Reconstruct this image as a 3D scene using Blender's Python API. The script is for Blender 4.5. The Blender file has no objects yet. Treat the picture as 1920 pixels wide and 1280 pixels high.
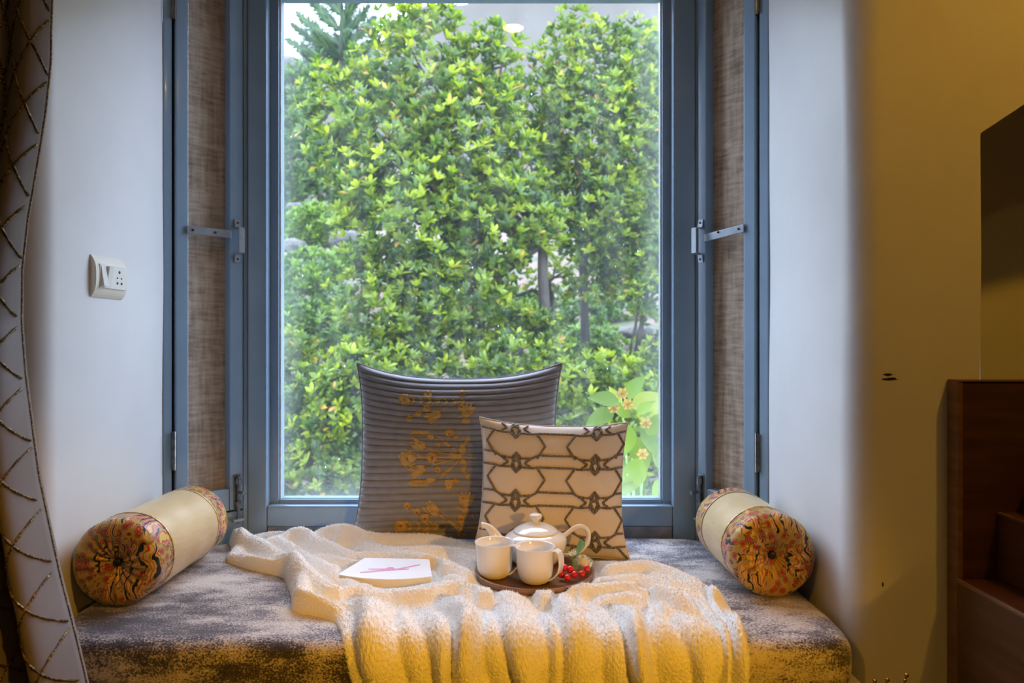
import bpy, bmesh, math, random
import numpy as np
from mathutils import Vector, Matrix
PI = math.pi
rng = np.random.default_rng(7)
random.seed(7)
sc = bpy.context.scene
C = sc.collection

# ------------------------------------------------------------------ camera
HC = 1.06            # camera height; optical axis level, along +Y
F = 1280.0           # focal length in pixels of the 1920 wide frame
cd = bpy.data.cameras.new('camera')
cd.sensor_width = 36.0
cd.lens = 24.0
cd.clip_start = 0.02
cd.clip_end = 1000
cd.dof.use_dof = True
cd.dof.focus_distance = 1.62
cd.dof.aperture_fstop = 4.0
cam = bpy.data.objects.new('camera', cd)
cam.location = (0, 0, HC)
cam.rotation_euler = (PI / 2, 0, 0)
C.objects.link(cam)
sc.camera = cam

# ------------------------------------------------------------------ sky (bright even overcast) and exposure
w = bpy.data.worlds.new('world')
sc.world = w
w.use_nodes = True
bg = w.node_tree.nodes['Background']
bg.inputs['Color'].default_value = (0.76, 0.90, 1.20, 1)
bg.inputs['Strength'].default_value = 10.0
sc.view_settings.view_transform = 'Standard'
sc.view_settings.look = 'None'
sc.view_settings.exposure = 0.0
sc.view_settings.gamma = 1.0
sc.view_settings.use_curve_mapping = False
# portal in the window opening: guides the sampling of the sky, gives no light itself
pl = bpy.data.lights.new('window_portal', 'AREA')
pl.shape = 'RECTANGLE'
pl.size = 1.14
pl.size_y = 1.50
pl.cycles.is_portal = True
po = bpy.data.objects.new('window_portal', pl)
po.location = (-0.122, 2.05, 1.33)
po.rotation_euler = (-PI / 2, 0, 0)
C.objects.link(po)
WARM = (1.0, 0.46, 0.012)
sc.cycles.adaptive_threshold = 0.05
sc.cycles.max_bounces = 5
sc.cycles.diffuse_bounces = 3
sc.cycles.glossy_bounces = 3
sc.cycles.caustics_reflective = False
sc.cycles.caustics_refractive = False


def P(px, py, Y):
    return np.array([(px - 960) / F * Y, Y, HC - (py - 640) / F * Y])


# ------------------------------------------------------------------ materials
def nt(name):
    m = bpy.data.materials.new(name)
    m.use_nodes = True
    t = m.node_tree
    return m, t, t.nodes, t.links, t.nodes['Principled BSDF']


def ramp(n, stops, interp='LINEAR'):
    r = n.new('ShaderNodeValToRGB')
    cr = r.color_ramp
    cr.interpolation = interp
    while len(cr.elements) < len(stops):
        cr.elements.new(0.5)
    for e, (p, c) in zip(cr.elements, stops):
        e.position = p
        e.color = (*c, 1) if len(c) == 3 else c
    return r


def tex(n, l, kind, scale, detail=3, rough=0.5, stretch=None, co='Object', dist=0.0):
    tc = n.new('ShaderNodeTexCoord')
    mp = n.new('ShaderNodeMapping')
    if stretch:
        mp.inputs['Scale'].default_value = stretch
    l.new(tc.outputs[co], mp.inputs['Vector'])
    if kind == 'noise':
        x = n.new('ShaderNodeTexNoise')
        x.inputs['Scale'].default_value = scale
        x.inputs['Detail'].default_value = detail
        x.inputs['Roughness'].default_value = rough
        x.inputs['Distortion'].default_value = dist
    elif kind == 'voronoi':
        x = n.new('ShaderNodeTexVoronoi')
        x.inputs['Scale'].default_value = scale
    else:
        x = n.new('ShaderNodeTexWave')
        x.inputs['Scale'].default_value = scale
        x.inputs['Distortion'].default_value = dist
        x.inputs['Detail'].default_value = detail
    l.new(mp.outputs['Vector'], x.inputs['Vector'])
    return x


def mat(name, col, rough=0.5, col2=None, scale=8, lo=0.35, hi=0.65, detail=4, stretch=None, bump=None, coat=0.0,
        spec=0.5, metal=0.0, sheen=0.0, sss=0.0):
    m, t, n, l, b = nt(name)
    b.inputs['Base Color'].default_value = (*col, 1)
    b.inputs['Roughness'].default_value = rough
    b.inputs['Specular IOR Level'].default_value = spec
    b.inputs['Metallic'].default_value = metal
    b.inputs['Coat Weight'].default_value = coat
    b.inputs['Coat Roughness'].default_value = 0.08
    b.inputs['Sheen Weight'].default_value = sheen
    if col2:
        x = tex(n, l, 'noise', scale, detail, 0.55, stretch)
        r = ramp(n, [(lo, col), (hi, col2)])
        l.new(x.outputs['Fac'], r.inputs['Fac'])
        l.new(r.outputs['Color'], b.inputs['Base Color'])
    if bump:
        x = tex(n, l, 'noise', bump[0], 3, 0.6, bump[3] if len(bump) > 3 else None)
        bp = n.new('ShaderNodeBump')
        bp.inputs['Strength'].default_value = bump[1]
        bp.inputs['Distance'].default_value = bump[2]
        l.new(x.outputs['Fac'], bp.inputs['Height'])
        l.new(bp.outputs['Normal'], b.inputs['Normal'])
    return m


M = {}
M['wall'] = mat('painted_plaster', (0.70, 0.70, 0.70), 0.42, (0.76, 0.755, 0.75), 3.0, bump=(9, 0.12, 0.01), spec=0.35)
M['ochre'] = mat('ochre_wall', (0.42, 0.30, 0.15), 0.7, (0.46, 0.33, 0.17), 3)
M['ceiling'] = mat('ceiling_paint', (0.75, 0.74, 0.72), 0.8, (0.70, 0.69, 0.67), 2)
M['floor'] = mat('floor_tile', (0.20, 0.14, 0.09), 0.4, (0.15, 0.10, 0.07), 4)
M['paint'] = mat('blue_grey_gloss_paint', (0.235, 0.345, 0.46), 0.18, (0.26, 0.375, 0.50), 6, bump=(40, 0.10, 0.002, (1, 1, 0.15)), coat=0.35)
M['gap'] = mat('dark_joint', (0.012, 0.014, 0.02), 0.8, (0.02, 0.022, 0.03), 30)
M['steel'] = mat('painted_steel', (0.36, 0.40, 0.44), 0.30, (0.28, 0.32, 0.36), 40, metal=0.35, coat=0.2)
M['zinc'] = mat('dull_bolt_metal', (0.25, 0.27, 0.29), 0.28, (0.14, 0.15, 0.16), 60, metal=0.8)
M['putty'] = mat('white_sealant', (0.62, 0.64, 0.66), 0.6, (0.45, 0.46, 0.48), 25)
M['cement'] = mat('bare_cement', (0.30, 0.29, 0.31), 0.9, (0.20, 0.20, 0.22), 18, bump=(60, 0.4, 0.004))
M['plastic'] = mat('ivory_plastic', (0.80, 0.74, 0.62), 0.28, (0.84, 0.78, 0.67), 5)
M['plastic2'] = mat('white_plastic', (0.78, 0.77, 0.72), 0.25, (0.81, 0.80, 0.76), 5)
M['hole'] = mat('socket_hole', (0.02, 0.02, 0.02), 0.6, (0.03, 0.03, 0.03), 5)
M['china'] = mat('white_glazed_china', (0.84, 0.82, 0.79), 0.10, (0.87, 0.85, 0.83), 4, coat=0.5)
M['tray'] = mat('walnut_tray', (0.17, 0.075, 0.035), 0.35, (0.30, 0.15, 0.07), 14, stretch=(1, 7, 1), coat=0.2)
M['cover'] = mat('white_card', (0.82, 0.80, 0.80), 0.5, (0.86, 0.84, 0.84), 12)
M['pages'] = mat('page_edges', (0.80, 0.72, 0.50), 0.8, (0.72, 0.62, 0.40), 60, stretch=(1, 1, 14))
M['pink'] = mat('pink_print', (0.78, 0.30, 0.48), 0.5, (0.66, 0.30, 0.50), 30)
M['red'] = mat('glossy_red_berry', (0.70, 0.010, 0.014), 0.22, (0.55, 0.008, 0.012), 20, coat=0.3)
M['stem'] = mat('green_plastic_stem', (0.16, 0.32, 0.07), 0.5, (0.22, 0.42, 0.10), 40)
M['teal'] = mat('teal_leaf', (0.10, 0.33, 0.30), 0.4, (0.16, 0.42, 0.38), 40)
M['petal'] = mat('cream_petal', (0.82, 0.74, 0.55), 0.5, (0.85, 0.82, 0.72), 30)
M['bristle'] = mat('white_bristle', (0.78, 0.84, 0.70), 0.5, (0.85, 0.88, 0.80), 50)
M['brownwood'] = mat('dark_red_brown_wood', (0.055, 0.020, 0.010), 0.33, (0.095, 0.036, 0.016), 5, stretch=(1, 1, 9), coat=0.15)
M['woodedge'] = mat('worn_wood_edge', (0.20, 0.10, 0.045), 0.4, (0.14, 0.07, 0.03), 9, stretch=(1, 1, 6))
M['black'] = mat('black_plastic', (0.008, 0.009, 0.009), 0.4, (0.014, 0.015, 0.015), 15)
M['satin'] = mat('beige_satin', (0.60, 0.43, 0.20), 0.38, (0.68, 0.51, 0.27), 9, stretch=(1, 0.5, 2), bump=(14, 0.35, 0.006, (1, 0.6, 2.2)), sheen=0.2)
M['goldtrim'] = mat('gold_thread', (0.62, 0.46, 0.18), 0.35, (0.80, 0.72, 0.55), 160, lo=0.45, hi=0.55, metal=0.5)
M['greyfab'] = mat('grey_velvet', (0.225, 0.22, 0.24), 0.75, (0.265, 0.26, 0.28), 40, bump=(500, 0.15, 0.0015), sheen=0.5)
M['goldthread'] = mat('gold_embroidery', (0.56, 0.36, 0.10), 0.5, (0.46, 0.30, 0.10), 90, bump=(700, 0.4, 0.001, (1, 1, 6)))
M['redthread'] = mat('red_embroidery', (0.55, 0.06, 0.03), 0.6, (0.40, 0.05, 0.03), 90)
M['beige'] = mat('beige_cotton', (0.70, 0.62, 0.53), 0.8, (0.76, 0.67, 0.58), 14, bump=(600, 0.2, 0.001), sheen=0.2)
M['cord'] = mat('grey_bead_cord', (0.12, 0.10, 0.085), 0.45, (0.30, 0.26, 0.23), 260, lo=0.42, hi=0.6, bump=(420, 0.9, 0.003))
M['curtain'] = mat('taupe_satin_curtain', (0.20, 0.172, 0.172), 0.40, (0.24, 0.208, 0.206), 9, bump=(500, 0.08, 0.001), sheen=0.2)
M['bead'] = mat('bronze_beading', (0.050, 0.032, 0.022), 0.35, (0.42, 0.26, 0.07), 300, lo=0.48, hi=0.60, metal=0.4)
M['brass'] = mat('brass_wire', (0.75, 0.55, 0.15), 0.25, (0.60, 0.42, 0.12), 40, metal=0.9)
M['bark'] = mat('grey_brown_bark', (0.024, 0.018, 0.013), 0.9, (0.046, 0.035, 0.026), 12, stretch=(1, 1, 0.3), bump=(20, 0.5, 0.02))
M['rock'] = mat('pale_rock', (0.105, 0.098, 0.085), 0.9, (0.055, 0.054, 0.045), 4, bump=(5, 0.9, 0.12))
M['earth'] = mat('dry_pink_earth', (0.120, 0.078, 0.056), 0.95, (0.032, 0.055, 0.014), 0.9, lo=0.46, hi=0.58, bump=(3, 0.5, 0.1))
M['mountain'] = mat('hazy_mountain', (0.088, 0.079, 0.069), 1.0, (0.099, 0.090, 0.077), 0.03, detail=8, spec=0.0)
M['flower'] = mat('yellow_flower', (0.30, 0.18, 0.01), 0.6, (0.36, 0.24, 0.02), 30)
M['mark'] = mat('dark_chip', (0.02, 0.015, 0.01), 0.9, (0.04, 0.03, 0.02), 60)
M['concrete'] = mat('seat_plaster', (0.60, 0.55, 0.45), 0.7, (0.66, 0.60, 0.50), 5)
M['gilt'] = mat('gilt_decal', (0.55, 0.42, 0.20), 0.4, (0.45, 0.34, 0.16), 40)


def burlap():
    m, t, n, l, b = nt('burlap_board')
    a = tex(n, l, 'noise', 60, 4, 0.6, (1, 1, 0.12))
    c = tex(n, l, 'noise', 70, 4, 0.6, (0.25, 0.25, 1.6))
    d = tex(n, l, 'noise', 5, 3, 0.5)
    mx = n.new('ShaderNodeMath'); mx.operation = 'ADD'
    l.new(a.outputs['Fac'], mx.inputs[0]); l.new(c.outputs['Fac'], mx.inputs[1])
    m2 = n.new('ShaderNodeMath'); m2.operation = 'MULTIPLY_ADD'; m2.inputs[1].default_value = 0.45
    l.new(d.outputs['Fac'], m2.inputs[0]); l.new(mx.outputs[0], m2.inputs[2])
    r = ramp(n, [(0.0, (0.22, 0.155, 0.10)), (0.45, (0.45, 0.34, 0.245)), (1.0, (0.68, 0.56, 0.43))])
    mr = n.new('ShaderNodeMapRange'); mr.inputs['From Min'].default_value = 0.85; mr.inputs['From Max'].default_value = 1.60
    l.new(m2.outputs[0], mr.inputs['Value']); l.new(mr.outputs[0], r.inputs['Fac'])
    l.new(r.outputs['Color'], b.inputs['Base Color'])
    b.inputs['Roughness'].default_value = 0.8
    return m


M['burlap'] = burlap()


def jacquard():
    m, t, n, l, b = nt('jacquard_upholstery')
    big = tex(n, l, 'noise', 5.5, 4, 0.6, (0.8, 1.3, 1.3))
    str_ = tex(n, l, 'noise', 15, 5, 0.65, (0.6, 1.3, 1.3))
    fine = tex(n, l, 'noise', 330, 2, 0.6, (0.8, 1, 1))
    a1 = n.new('ShaderNodeMath'); a1.operation = 'MULTIPLY_ADD'; a1.inputs[1].default_value = 1.15
    l.new(big.outputs['Fac'], a1.inputs[0]); l.new(str_.outputs['Fac'], a1.inputs[2])
    a2 = n.new('ShaderNodeMath'); a2.operation = 'MULTIPLY_ADD'; a2.inputs[1].default_value = 1.1
    l.new(fine.outputs['Fac'], a2.inputs[0]); l.new(a1.outputs[0], a2.inputs[2])
    mr = n.new('ShaderNodeMapRange'); mr.inputs['From Min'].default_value = 1.36; mr.inputs['From Max'].default_value = 1.86
    l.new(a2.outputs[0], mr.inputs['Value'])
    r = ramp(n, [(0.0, (0.014, 0.010, 0.018)), (0.35, (0.060, 0.048, 0.070)), (0.62, (0.34, 0.30, 0.30)), (1.0, (0.58, 0.52, 0.48))])
    l.new(mr.outputs[0], r.inputs['Fac'])
    l.new(r.outputs['Color'], b.inputs['Base Color'])
    b.inputs['Roughness'].default_value = 0.7
    b.inputs['Sheen Weight'].default_value = 0.3
    bp = n.new('ShaderNodeBump'); bp.inputs['Strength'].default_value = 0.5; bp.inputs['Distance'].default_value = 0.002
    l.new(fine.outputs['Fac'], bp.inputs['Height']); l.new(bp.outputs['Normal'], b.inputs['Normal'])
    return m


M['jacquard'] = jacquard()


def fleece():
    m, t, n, l, b = nt('white_boucle_fleece')
    f = tex(n, l, 'noise', 420, 3, 0.65)
    r = ramp(n, [(0.3, (0.80, 0.78, 0.74)), (0.62, (0.93, 0.92, 0.90))])
    l.new(f.outputs['Fac'], r.inputs['Fac']); l.new(r.outputs['Color'], b.inputs['Base Color'])
    b.inputs['Roughness'].default_value = 0.95
    b.inputs['Specular IOR Level'].default_value = 0.1
    b.inputs['Sheen Weight'].default_value = 0.4
    bp = n.new('ShaderNodeBump'); bp.inputs['Strength'].default_value = 0.6; bp.inputs['Distance'].default_value = 0.002
    l.new(f.outputs['Fac'], bp.inputs['Height']); l.new(bp.outputs['Normal'], b.inputs['Normal'])
    return m


M['fleece'] = fleece()


def print_fabric(name, pinkish):
    """silk print: paisley-like flowing bands, medallions and red flowers"""
    m, t, n, l, b = nt(name)
    base = (0.66, 0.42, 0.065) if not pinkish else (0.55, 0.21, 0.18)
    wv = tex(n, l, 'wave', 16, 3, stretch=None, dist=13)
    r1 = ramp(n, [(0.0, (0.012, 0.014, 0.012)), (0.12, (0.012, 0.014, 0.012)), (0.16, base), (0.62, base), (0.66, (0.50, 0.022, 0.015)), (0.84, (0.50, 0.022, 0.015)), (0.88, (0.66, 0.45, 0.10))], 'LINEAR')
    l.new(wv.outputs['Fac'], r1.inputs['Fac'])
    vo = tex(n, l, 'voronoi', 62)
    r2 = ramp(n, [(0.0, (0.60, 0.40, 0.09)), (0.14, (0.42, 0.03, 0.02)), (0.34, (0.42, 0.03, 0.02)), (0.38, (0.58, 0.36, 0.08)), (0.46, (0.015, 0.016, 0.013)), (0.54, (0.52, 0.31, 0.06)), (1.0, (0.45, 0.26, 0.05))])
    l.new(vo.outputs['Distance'], r2.inputs['Fac'])
    nz = tex(n, l, 'noise', 24, 3, 0.6)
    rr = ramp(n, [(0.47, (0, 0, 0)), (0.52, (1, 1, 1))])
    l.new(nz.outputs['Fac'], rr.inputs['Fac'])
    mx = n.new('ShaderNodeMix'); mx.data_type = 'RGBA'
    l.new(rr.outputs['Color'], mx.inputs['Factor']); l.new(r1.outputs['Color'], mx.inputs['A']); l.new(r2.outputs['Color'], mx.inputs['B'])
    l.new(mx.outputs['Result'], b.inputs['Base Color'])
    b.inputs['Roughness'].default_value = 0.32
    b.inputs['Sheen Weight'].default_value = 0.15
    return m


M['print'] = print_fabric('gold_red_silk_print', False)
M['printpink'] = print_fabric('pink_red_silk_print', True)


def glass_pane():
    m, t, n, l, b = nt('rain_spotted_glass')
    out = n['Material Output']
    n.remove(b)
    tr = n.new('ShaderNodeBsdfTransparent'); tr.inputs['Color'].default_value = (0.96, 0.975, 0.97, 1)
    gl = n.new('ShaderNodeBsdfGlossy'); gl.inputs['Roughness'].default_value = 0.0
    # Schlick reflectance of a thin pane, the same from both sides
    ge = n.new('ShaderNodeNewGeometry'); dp = n.new('ShaderNodeVectorMath'); dp.operation = 'DOT_PRODUCT'
    l.new(ge.outputs['Normal'], dp.inputs[0]); l.new(ge.outputs['Incoming'], dp.inputs[1])
    ab = n.new('ShaderNodeMath'); ab.operation = 'ABSOLUTE'; l.new(dp.outputs['Value'], ab.inputs[0])
    om = n.new('ShaderNodeMath'); om.operation = 'SUBTRACT'; om.inputs[0].default_value = 1.0; om.use_clamp = True; l.new(ab.outputs[0], om.inputs[1])
    pw5 = n.new('ShaderNodeMath'); pw5.operation = 'POWER'; pw5.inputs[1].default_value = 5.0; l.new(om.outputs[0], pw5.inputs[0])
    fr = n.new('ShaderNodeMath'); fr.operation = 'MULTIPLY_ADD'; fr.inputs[1].default_value = 0.96; fr.inputs[2].default_value = 0.04
    l.new(pw5.outputs[0], fr.inputs[0])
    mx = n.new('ShaderNodeMixShader')
    l.new(fr.outputs[0], mx.inputs[0]); l.new(tr.outputs[0], mx.inputs[1]); l.new(gl.outputs[0], mx.inputs[2])
    # grime: thin even film, drip streaks, dried drops and a dirty margin
    st = tex(n, l, 'noise', 16, 4, 0.6, (1, 1, 0.12))
    r1 = ramp(n, [(0.45, (0.009,) * 3), (0.8, (0.035,) * 3)])
    l.new(st.outputs['Fac'], r1.inputs['Fac'])
    vo = tex(n, l, 'voronoi', 42, stretch=(1, 1, 0.5))
    r2 = ramp(n, [(0.0, (1, 1, 1)), (0.055, (1, 1, 1)), (0.085, (0, 0, 0))])
    l.new(vo.outputs['Distance'], r2.inputs['Fac'])
    nz = tex(n, l, 'noise', 7, 3, 0.6)
    r3 = ramp(n, [(0.52, (0, 0, 0)), (0.66, (0.75, 0.75, 0.75))])
    l.new(nz.outputs['Fac'], r3.inputs['Fac'])
    mul = n.new('ShaderNodeMath'); mul.operation = 'MULTIPLY'
    l.new(r2.outputs['Color'], mul.inputs[0]); l.new(r3.outputs['Color'], mul.inputs[1])
    # margin from the pane's own generated coordinates
    tc = n.new('ShaderNodeTexCoord'); sx = n.new('ShaderNodeSeparateXYZ')
    l.new(tc.outputs['Generated'], sx.inputs[0])

    def edge(sock, width, one=True):
        a = n.new('ShaderNodeMath'); a.operation = 'SUBTRACT'; a.inputs[1].default_value = 0.5
        l.new(sock, a.inputs[0])
        if one:
            c = n.new('ShaderNodeMath'); c.operation = 'ABSOLUTE'; l.new(a.outputs[0], c.inputs[0])
        else:
            c = n.new('ShaderNodeMath'); c.operation = 'MULTIPLY'; c.inputs[1].default_value = -1; l.new(a.outputs[0], c.inputs[0])
        r = n.new('ShaderNodeMapRange'); r.inputs['From Min'].default_value = 0.5 - width; r.inputs['From Max'].default_value = 0.5
        l.new(c.outputs[0], r.inputs['Value'])
        p = n.new('ShaderNodeMath'); p.operation = 'POWER'; p.inputs[1].default_value = 2.0
        l.new(r.outputs[0], p.inputs[0])
        return p
    ex = edge(sx.outputs['X'], 0.10)
    ez = edge(sx.outputs['Z'], 0.14, False)
    sm = n.new('ShaderNodeMath'); sm.operation = 'MAXIMUM'
    l.new(ex.outputs[0], sm.inputs[0]); l.new(ez.outputs[0], sm.inputs[1])
    nz2 = tex(n, l, 'noise', 30, 4, 0.7, (1, 1, 0.3))
    em0 = n.new('ShaderNodeMath'); em0.operation = 'MULTIPLY'
    l.new(sm.outputs[0], em0.inputs[0]); l.new(nz2.outputs['Fac'], em0.inputs[1])
    em = n.new('ShaderNodeMath'); em.operation = 'MULTIPLY'; em.inputs[1].default_value = 0.13
    l.new(em0.outputs[0], em.inputs[0])
    a1 = n.new('ShaderNodeMath'); a1.operation = 'ADD'
    l.new(r1.outputs['Color'], a1.inputs[0]); l.new(em.outputs[0], a1.inputs[1])
    a2 = n.new('ShaderNodeMath'); a2.operation = 'ADD'; a2.use_clamp = True
    l.new(a1.outputs[0], a2.inputs[0]); l.new(mul.outputs[0], a2.inputs[1])
    df = n.new('ShaderNodeBsdfTranslucent'); df.inputs['Color'].default_value = (0.80, 0.84, 0.86, 1)
    m2 = n.new('ShaderNodeMixShader')
    l.new(a2.outputs[0], m2.inputs[0]); l.new(mx.outputs[0], m2.inputs[1]); l.new(df.outputs[0], m2.inputs[2])
    l.new(m2.outputs[0], out.inputs['Surface'])
    return m


M['glass'] = glass_pane()


def leafmat(name, stops, trans=0.45, rough=0.35):
    m, t, n, l, b = nt(name)
    out = n['Material Output']
    at = n.new('ShaderNodeAttribute'); at.attribute_name = 'tint'
    r = ramp(n, stops)
    l.new(at.outputs['Fac'], r.inputs['Fac'])
    l.new(r.outputs['Color'], b.inputs['Base Color'])
    b.inputs['Roughness'].default_value = rough
    tl = n.new('ShaderNodeBsdfTranslucent')
    l.new(r.outputs['Color'], tl.inputs['Color'])
    mx = n.new('ShaderNodeMixShader'); mx.inputs[0].default_value = trans
    l.new(b.outputs[0], mx.inputs[1]); l.new(tl.outputs[0], mx.inputs[2])
    l.new(mx.outputs[0], out.inputs['Surface'])
    return m


M['leaf'] = leafmat('glossy_tree_leaf', [(0.0, (0.018, 0.050, 0.010)), (0.35, (0.070, 0.135, 0.010)), (0.70, (0.21, 0.285, 0.008)), (0.93, (0.36, 0.42, 0.012)), (0.95, (0.46, 0.33, 0.015)), (1.0, (0.50, 0.26, 0.06))])
M['leaffar'] = leafmat('far_shrub_leaf', [(0.0, (0.022, 0.060, 0.014)), (0.5, (0.065, 0.140, 0.012)), (1.0, (0.17, 0.28, 0.010))])
M['leafpine'] = leafmat('pine_frond', [(0.0, (0.050, 0.095, 0.055)), (0.6, (0.08, 0.145, 0.060)), (1.0, (0.12, 0.20, 0.05))])
M['leafbig'] = leafmat('broad_garden_leaf', [(0.0, (0.075, 0.150, 0.006)), (0.6, (0.17, 0.26, 0.006)), (1.0, (0.30, 0.34, 0.02))], 0.5, 0.6)


def emit(name, col, s):
    m, t, n, l, b = nt(name)
    b.inputs['Base Color'].default_value = (0.8, 0.8, 0.8, 1)
    b.inputs['Emission Color'].default_value = (*col, 1)
    b.inputs['Emission Strength'].default_value = s
    return m


# ------------------------------------------------------------------ mesh helpers
ORG = {}


def link(name, me, m, parent=None, org=(0, 0, 0), smooth=False):
    if smooth:
        me.polygons.foreach_set('use_smooth', np.ones(len(me.polygons), bool))
    me.materials.append(M[m] if isinstance(m, str) else m)
    o = bpy.data.objects.new(name, me)
    C.objects.link(o)
    if parent is not None:
        o.parent = parent
        ORG[o] = ORG[parent]
    else:
        o.location = org
        ORG[o] = np.array(org, float)
    return o


def build(name, V, Fc, m, parent=None, org=None, smooth=False, tint=None):
    V = np.asarray(V, float)
    base = ORG[parent] if parent is not None else (np.array(org, float) if org is not None else np.array([V[:, 0].mean(), V[:, 1].mean(), V[:, 2].min()]))
    me = bpy.data.meshes.new(name)
    me.from_pydata((V - base).tolist(), [], Fc if isinstance(Fc, list) else Fc.tolist())
    if tint is not None:
        a = me.attributes.new('tint', 'FLOAT', 'POINT')
        a.data.foreach_set('value', np.asarray(tint, np.float32))
    me.update()
    return link(name, me, m, parent, base, smooth)


def thing(name, label, cat, loc, group=None, kind=None):
    o = bpy.data.objects.new(name, None)
    o.empty_display_size = 0.05
    C.objects.link(o)
    o.location = loc
    ORG[o] = np.array(loc, float)
    if label: o['label'] = label
    if cat: o['category'] = cat
    if group: o['group'] = group
    if kind: o['kind'] = kind
    return o


def tag(o, label=None, cat=None, group=None, kind=None):
    if label: o['label'] = label
    if cat: o['category'] = cat
    if group: o['group'] = group
    if kind: o['kind'] = kind
    return o


class MB:
    def __init__(s):
        s.V = []; s.F = []

    def add(s, V, Fc):
        k = len(s.V)
        s.V.extend([tuple(map(float, v)) for v in V])
        s.F.extend([tuple(int(i) + k for i in f) for f in Fc])
        return s

    def box(s, x0, x1, y0, y1, z0, z1, f=None):
        v = [(x, y, z) for z in (z0, z1) for y in (y0, y1) for x in (x0, x1)]
        if f: v = [f(*p) for p in v]
        return s.add(v, [(0, 2, 3, 1), (4, 5, 7, 6), (0, 1, 5, 4), (2, 6, 7, 3), (0, 4, 6, 2), (1, 3, 7, 5)])

    def tube(s, pts, r, n=6, caps=True):
        pts = [Vector(p) for p in pts]
        rs = r if hasattr(r, '__len__') else [r] * len(pts)
        V = []; Fc = []
        up = Vector((0, 0, 1))
        prev = None
        for i, p in enumerate(pts):
            d = (pts[min(i + 1, len(pts) - 1)] - pts[max(i - 1, 0)])
            if d.length < 1e-9: d = Vector((0, 0, 1))
            d.normalize()
            a = prev if prev is not None else (d.cross(up) if abs(d.dot(up)) < 0.95 else d.cross(Vector((1, 0, 0))))
            a = a - d * a.dot(d)
            if a.length < 1e-6: a = d.cross(Vector((1, 0, 0)))
            a.normalize(); prev = a
            b = d.cross(a)
            for k in range(n):
                t = 2 * PI * k / n
                V.append(p + (a * math.cos(t) + b * math.sin(t)) * rs[i])
        for i in range(len(pts) - 1):
            for k in range(n):
                k2 = (k + 1) % n
                Fc.append((i * n + k, i * n + k2, (i + 1) * n + k2, (i + 1) * n + k))
        if caps:
            Fc.append(tuple(range(n))[::-1]); Fc.append(tuple((len(pts) - 1) * n + k for k in range(n)))
        return s.add(V, Fc)

    def lathe(s, prof, c=(0, 0, 0), n=32, f=None):
        V = []; Fc = []
        for (r, z) in prof:
            for k in range(n):
                t = 2 * PI * k / n
                v = (c[0] + r * math.cos(t), c[1] + r * math.sin(t), c[2] + z)
                V.append(f(*v) if f else v)
        for i in range(len(prof) - 1):
            for k in range(n):
                k2 = (k + 1) % n
                Fc.append((i * n + k, i * n + k2, (i + 1) * n + k2, (i + 1) * n + k))
        return s.add(V, Fc)

    def ball(s, c, r, n=12):
        return s.lathe([(max(r * math.sin(PI * i / (n // 2 + 1)), 1e-5), -r * math.cos(PI * i / (n // 2 + 1))) for i in range(n // 2 + 2)], c, n)

    def prism(s, poly, y0, y1):
        """poly in xz, extruded along y"""
        n = len(poly)
        V = [(x, y0, z) for x, z in poly] + [(x, y1, z) for x, z in poly]
        Fc = [tuple(range(n)), tuple(range(2 * n - 1, n - 1, -1))] + [(i, i + n, (i + 1) % n + n, (i + 1) % n) for i in range(n)]
        return s.add(V, Fc)

    def build(s, name, m, parent=None, smooth=False, bevel=0.0, org=None, seg=2):
        o = build(name, s.V, s.F, m, parent, org, smooth)
        if bevel:
            md = o.modifiers.new('bevel', 'BEVEL')
            md.width = bevel; md.segments = seg; md.limit_method = 'ANGLE'
            md.angle_limit = math.radians(40)
            o.data.polygons.foreach_set('use_smooth', np.ones(len(o.data.polygons), bool))
            wn = o.modifiers.new('wn', 'WEIGHTED_NORMAL'); wn.keep_sharp = False
        return o


def grid_faces(nu, nv, wrap=False):
    i = np.arange(nv - 1)[:, None]
    j = np.arange(nu if wrap else nu - 1)[None, :]
    j2 = (j + 1) % nu
    a = i * nu + j
    return np.stack([a, i * nu + j2, (i + 1) * nu + j2, (i + 1) * nu + j], -1).reshape(-1, 4)


def sstep(a, b, x):
    t = np.clip((x - a) / (b - a), 0, 1)
    return t * t * (3 - 2 * t)


def snoise(x, y, sc_, seed, n=7):
    r = np.random.default_rng(seed)
    o = 0
    for k in range(n):
        a = r.uniform(0, 2 * PI); f = sc_ * r.uniform(0.5, 1.6); p = r.uniform(0, 2 * PI)
        o = o + np.sin((x * math.cos(a) + y * math.sin(a)) * f + p)
    return o / n ** 0.5 / 1.4


ZT = 0.4975          # top of the seat mattress
XL, XR = -0.935, 0.675       # niche side walls
YW = 1.35            # room wall face
YG = 2.0             # central window plane
CL = (-0.766, YG); CR = (0.531, YG)       # bay corners
NL = (XL, 1.83); NR = (XR, 1.793)
ZB = 0.40            # seat slab top
ZN = 2.46            # niche ceiling
ZC = 2.60            # room ceiling
RX0, RX1, RY0 = -2.1, 2.3, -2.6

# ------------------------------------------------------------------ structure: room shell
def struct(name, mb, m, label=None, **k):
    o = mb.build(name, m, **k)
    o['kind'] = 'structure'
    if label: o['label'] = label
    return o


def corner_profile(xr, sgn, xe):
    """plan polyline: reveal, rounded arris, room wall face"""
    rr = 0.055
    pts = [(xr, 1.9), (xr, YW + rr)]
    cx, cy = xr + sgn * rr, YW + rr
    for k in range(1, 13):
        a = PI / 2 * k / 12
        pts.append((cx - sgn * rr * math.cos(a), cy - rr * math.sin(a)))
    pts.append((xe, YW))
    return pts


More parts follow.
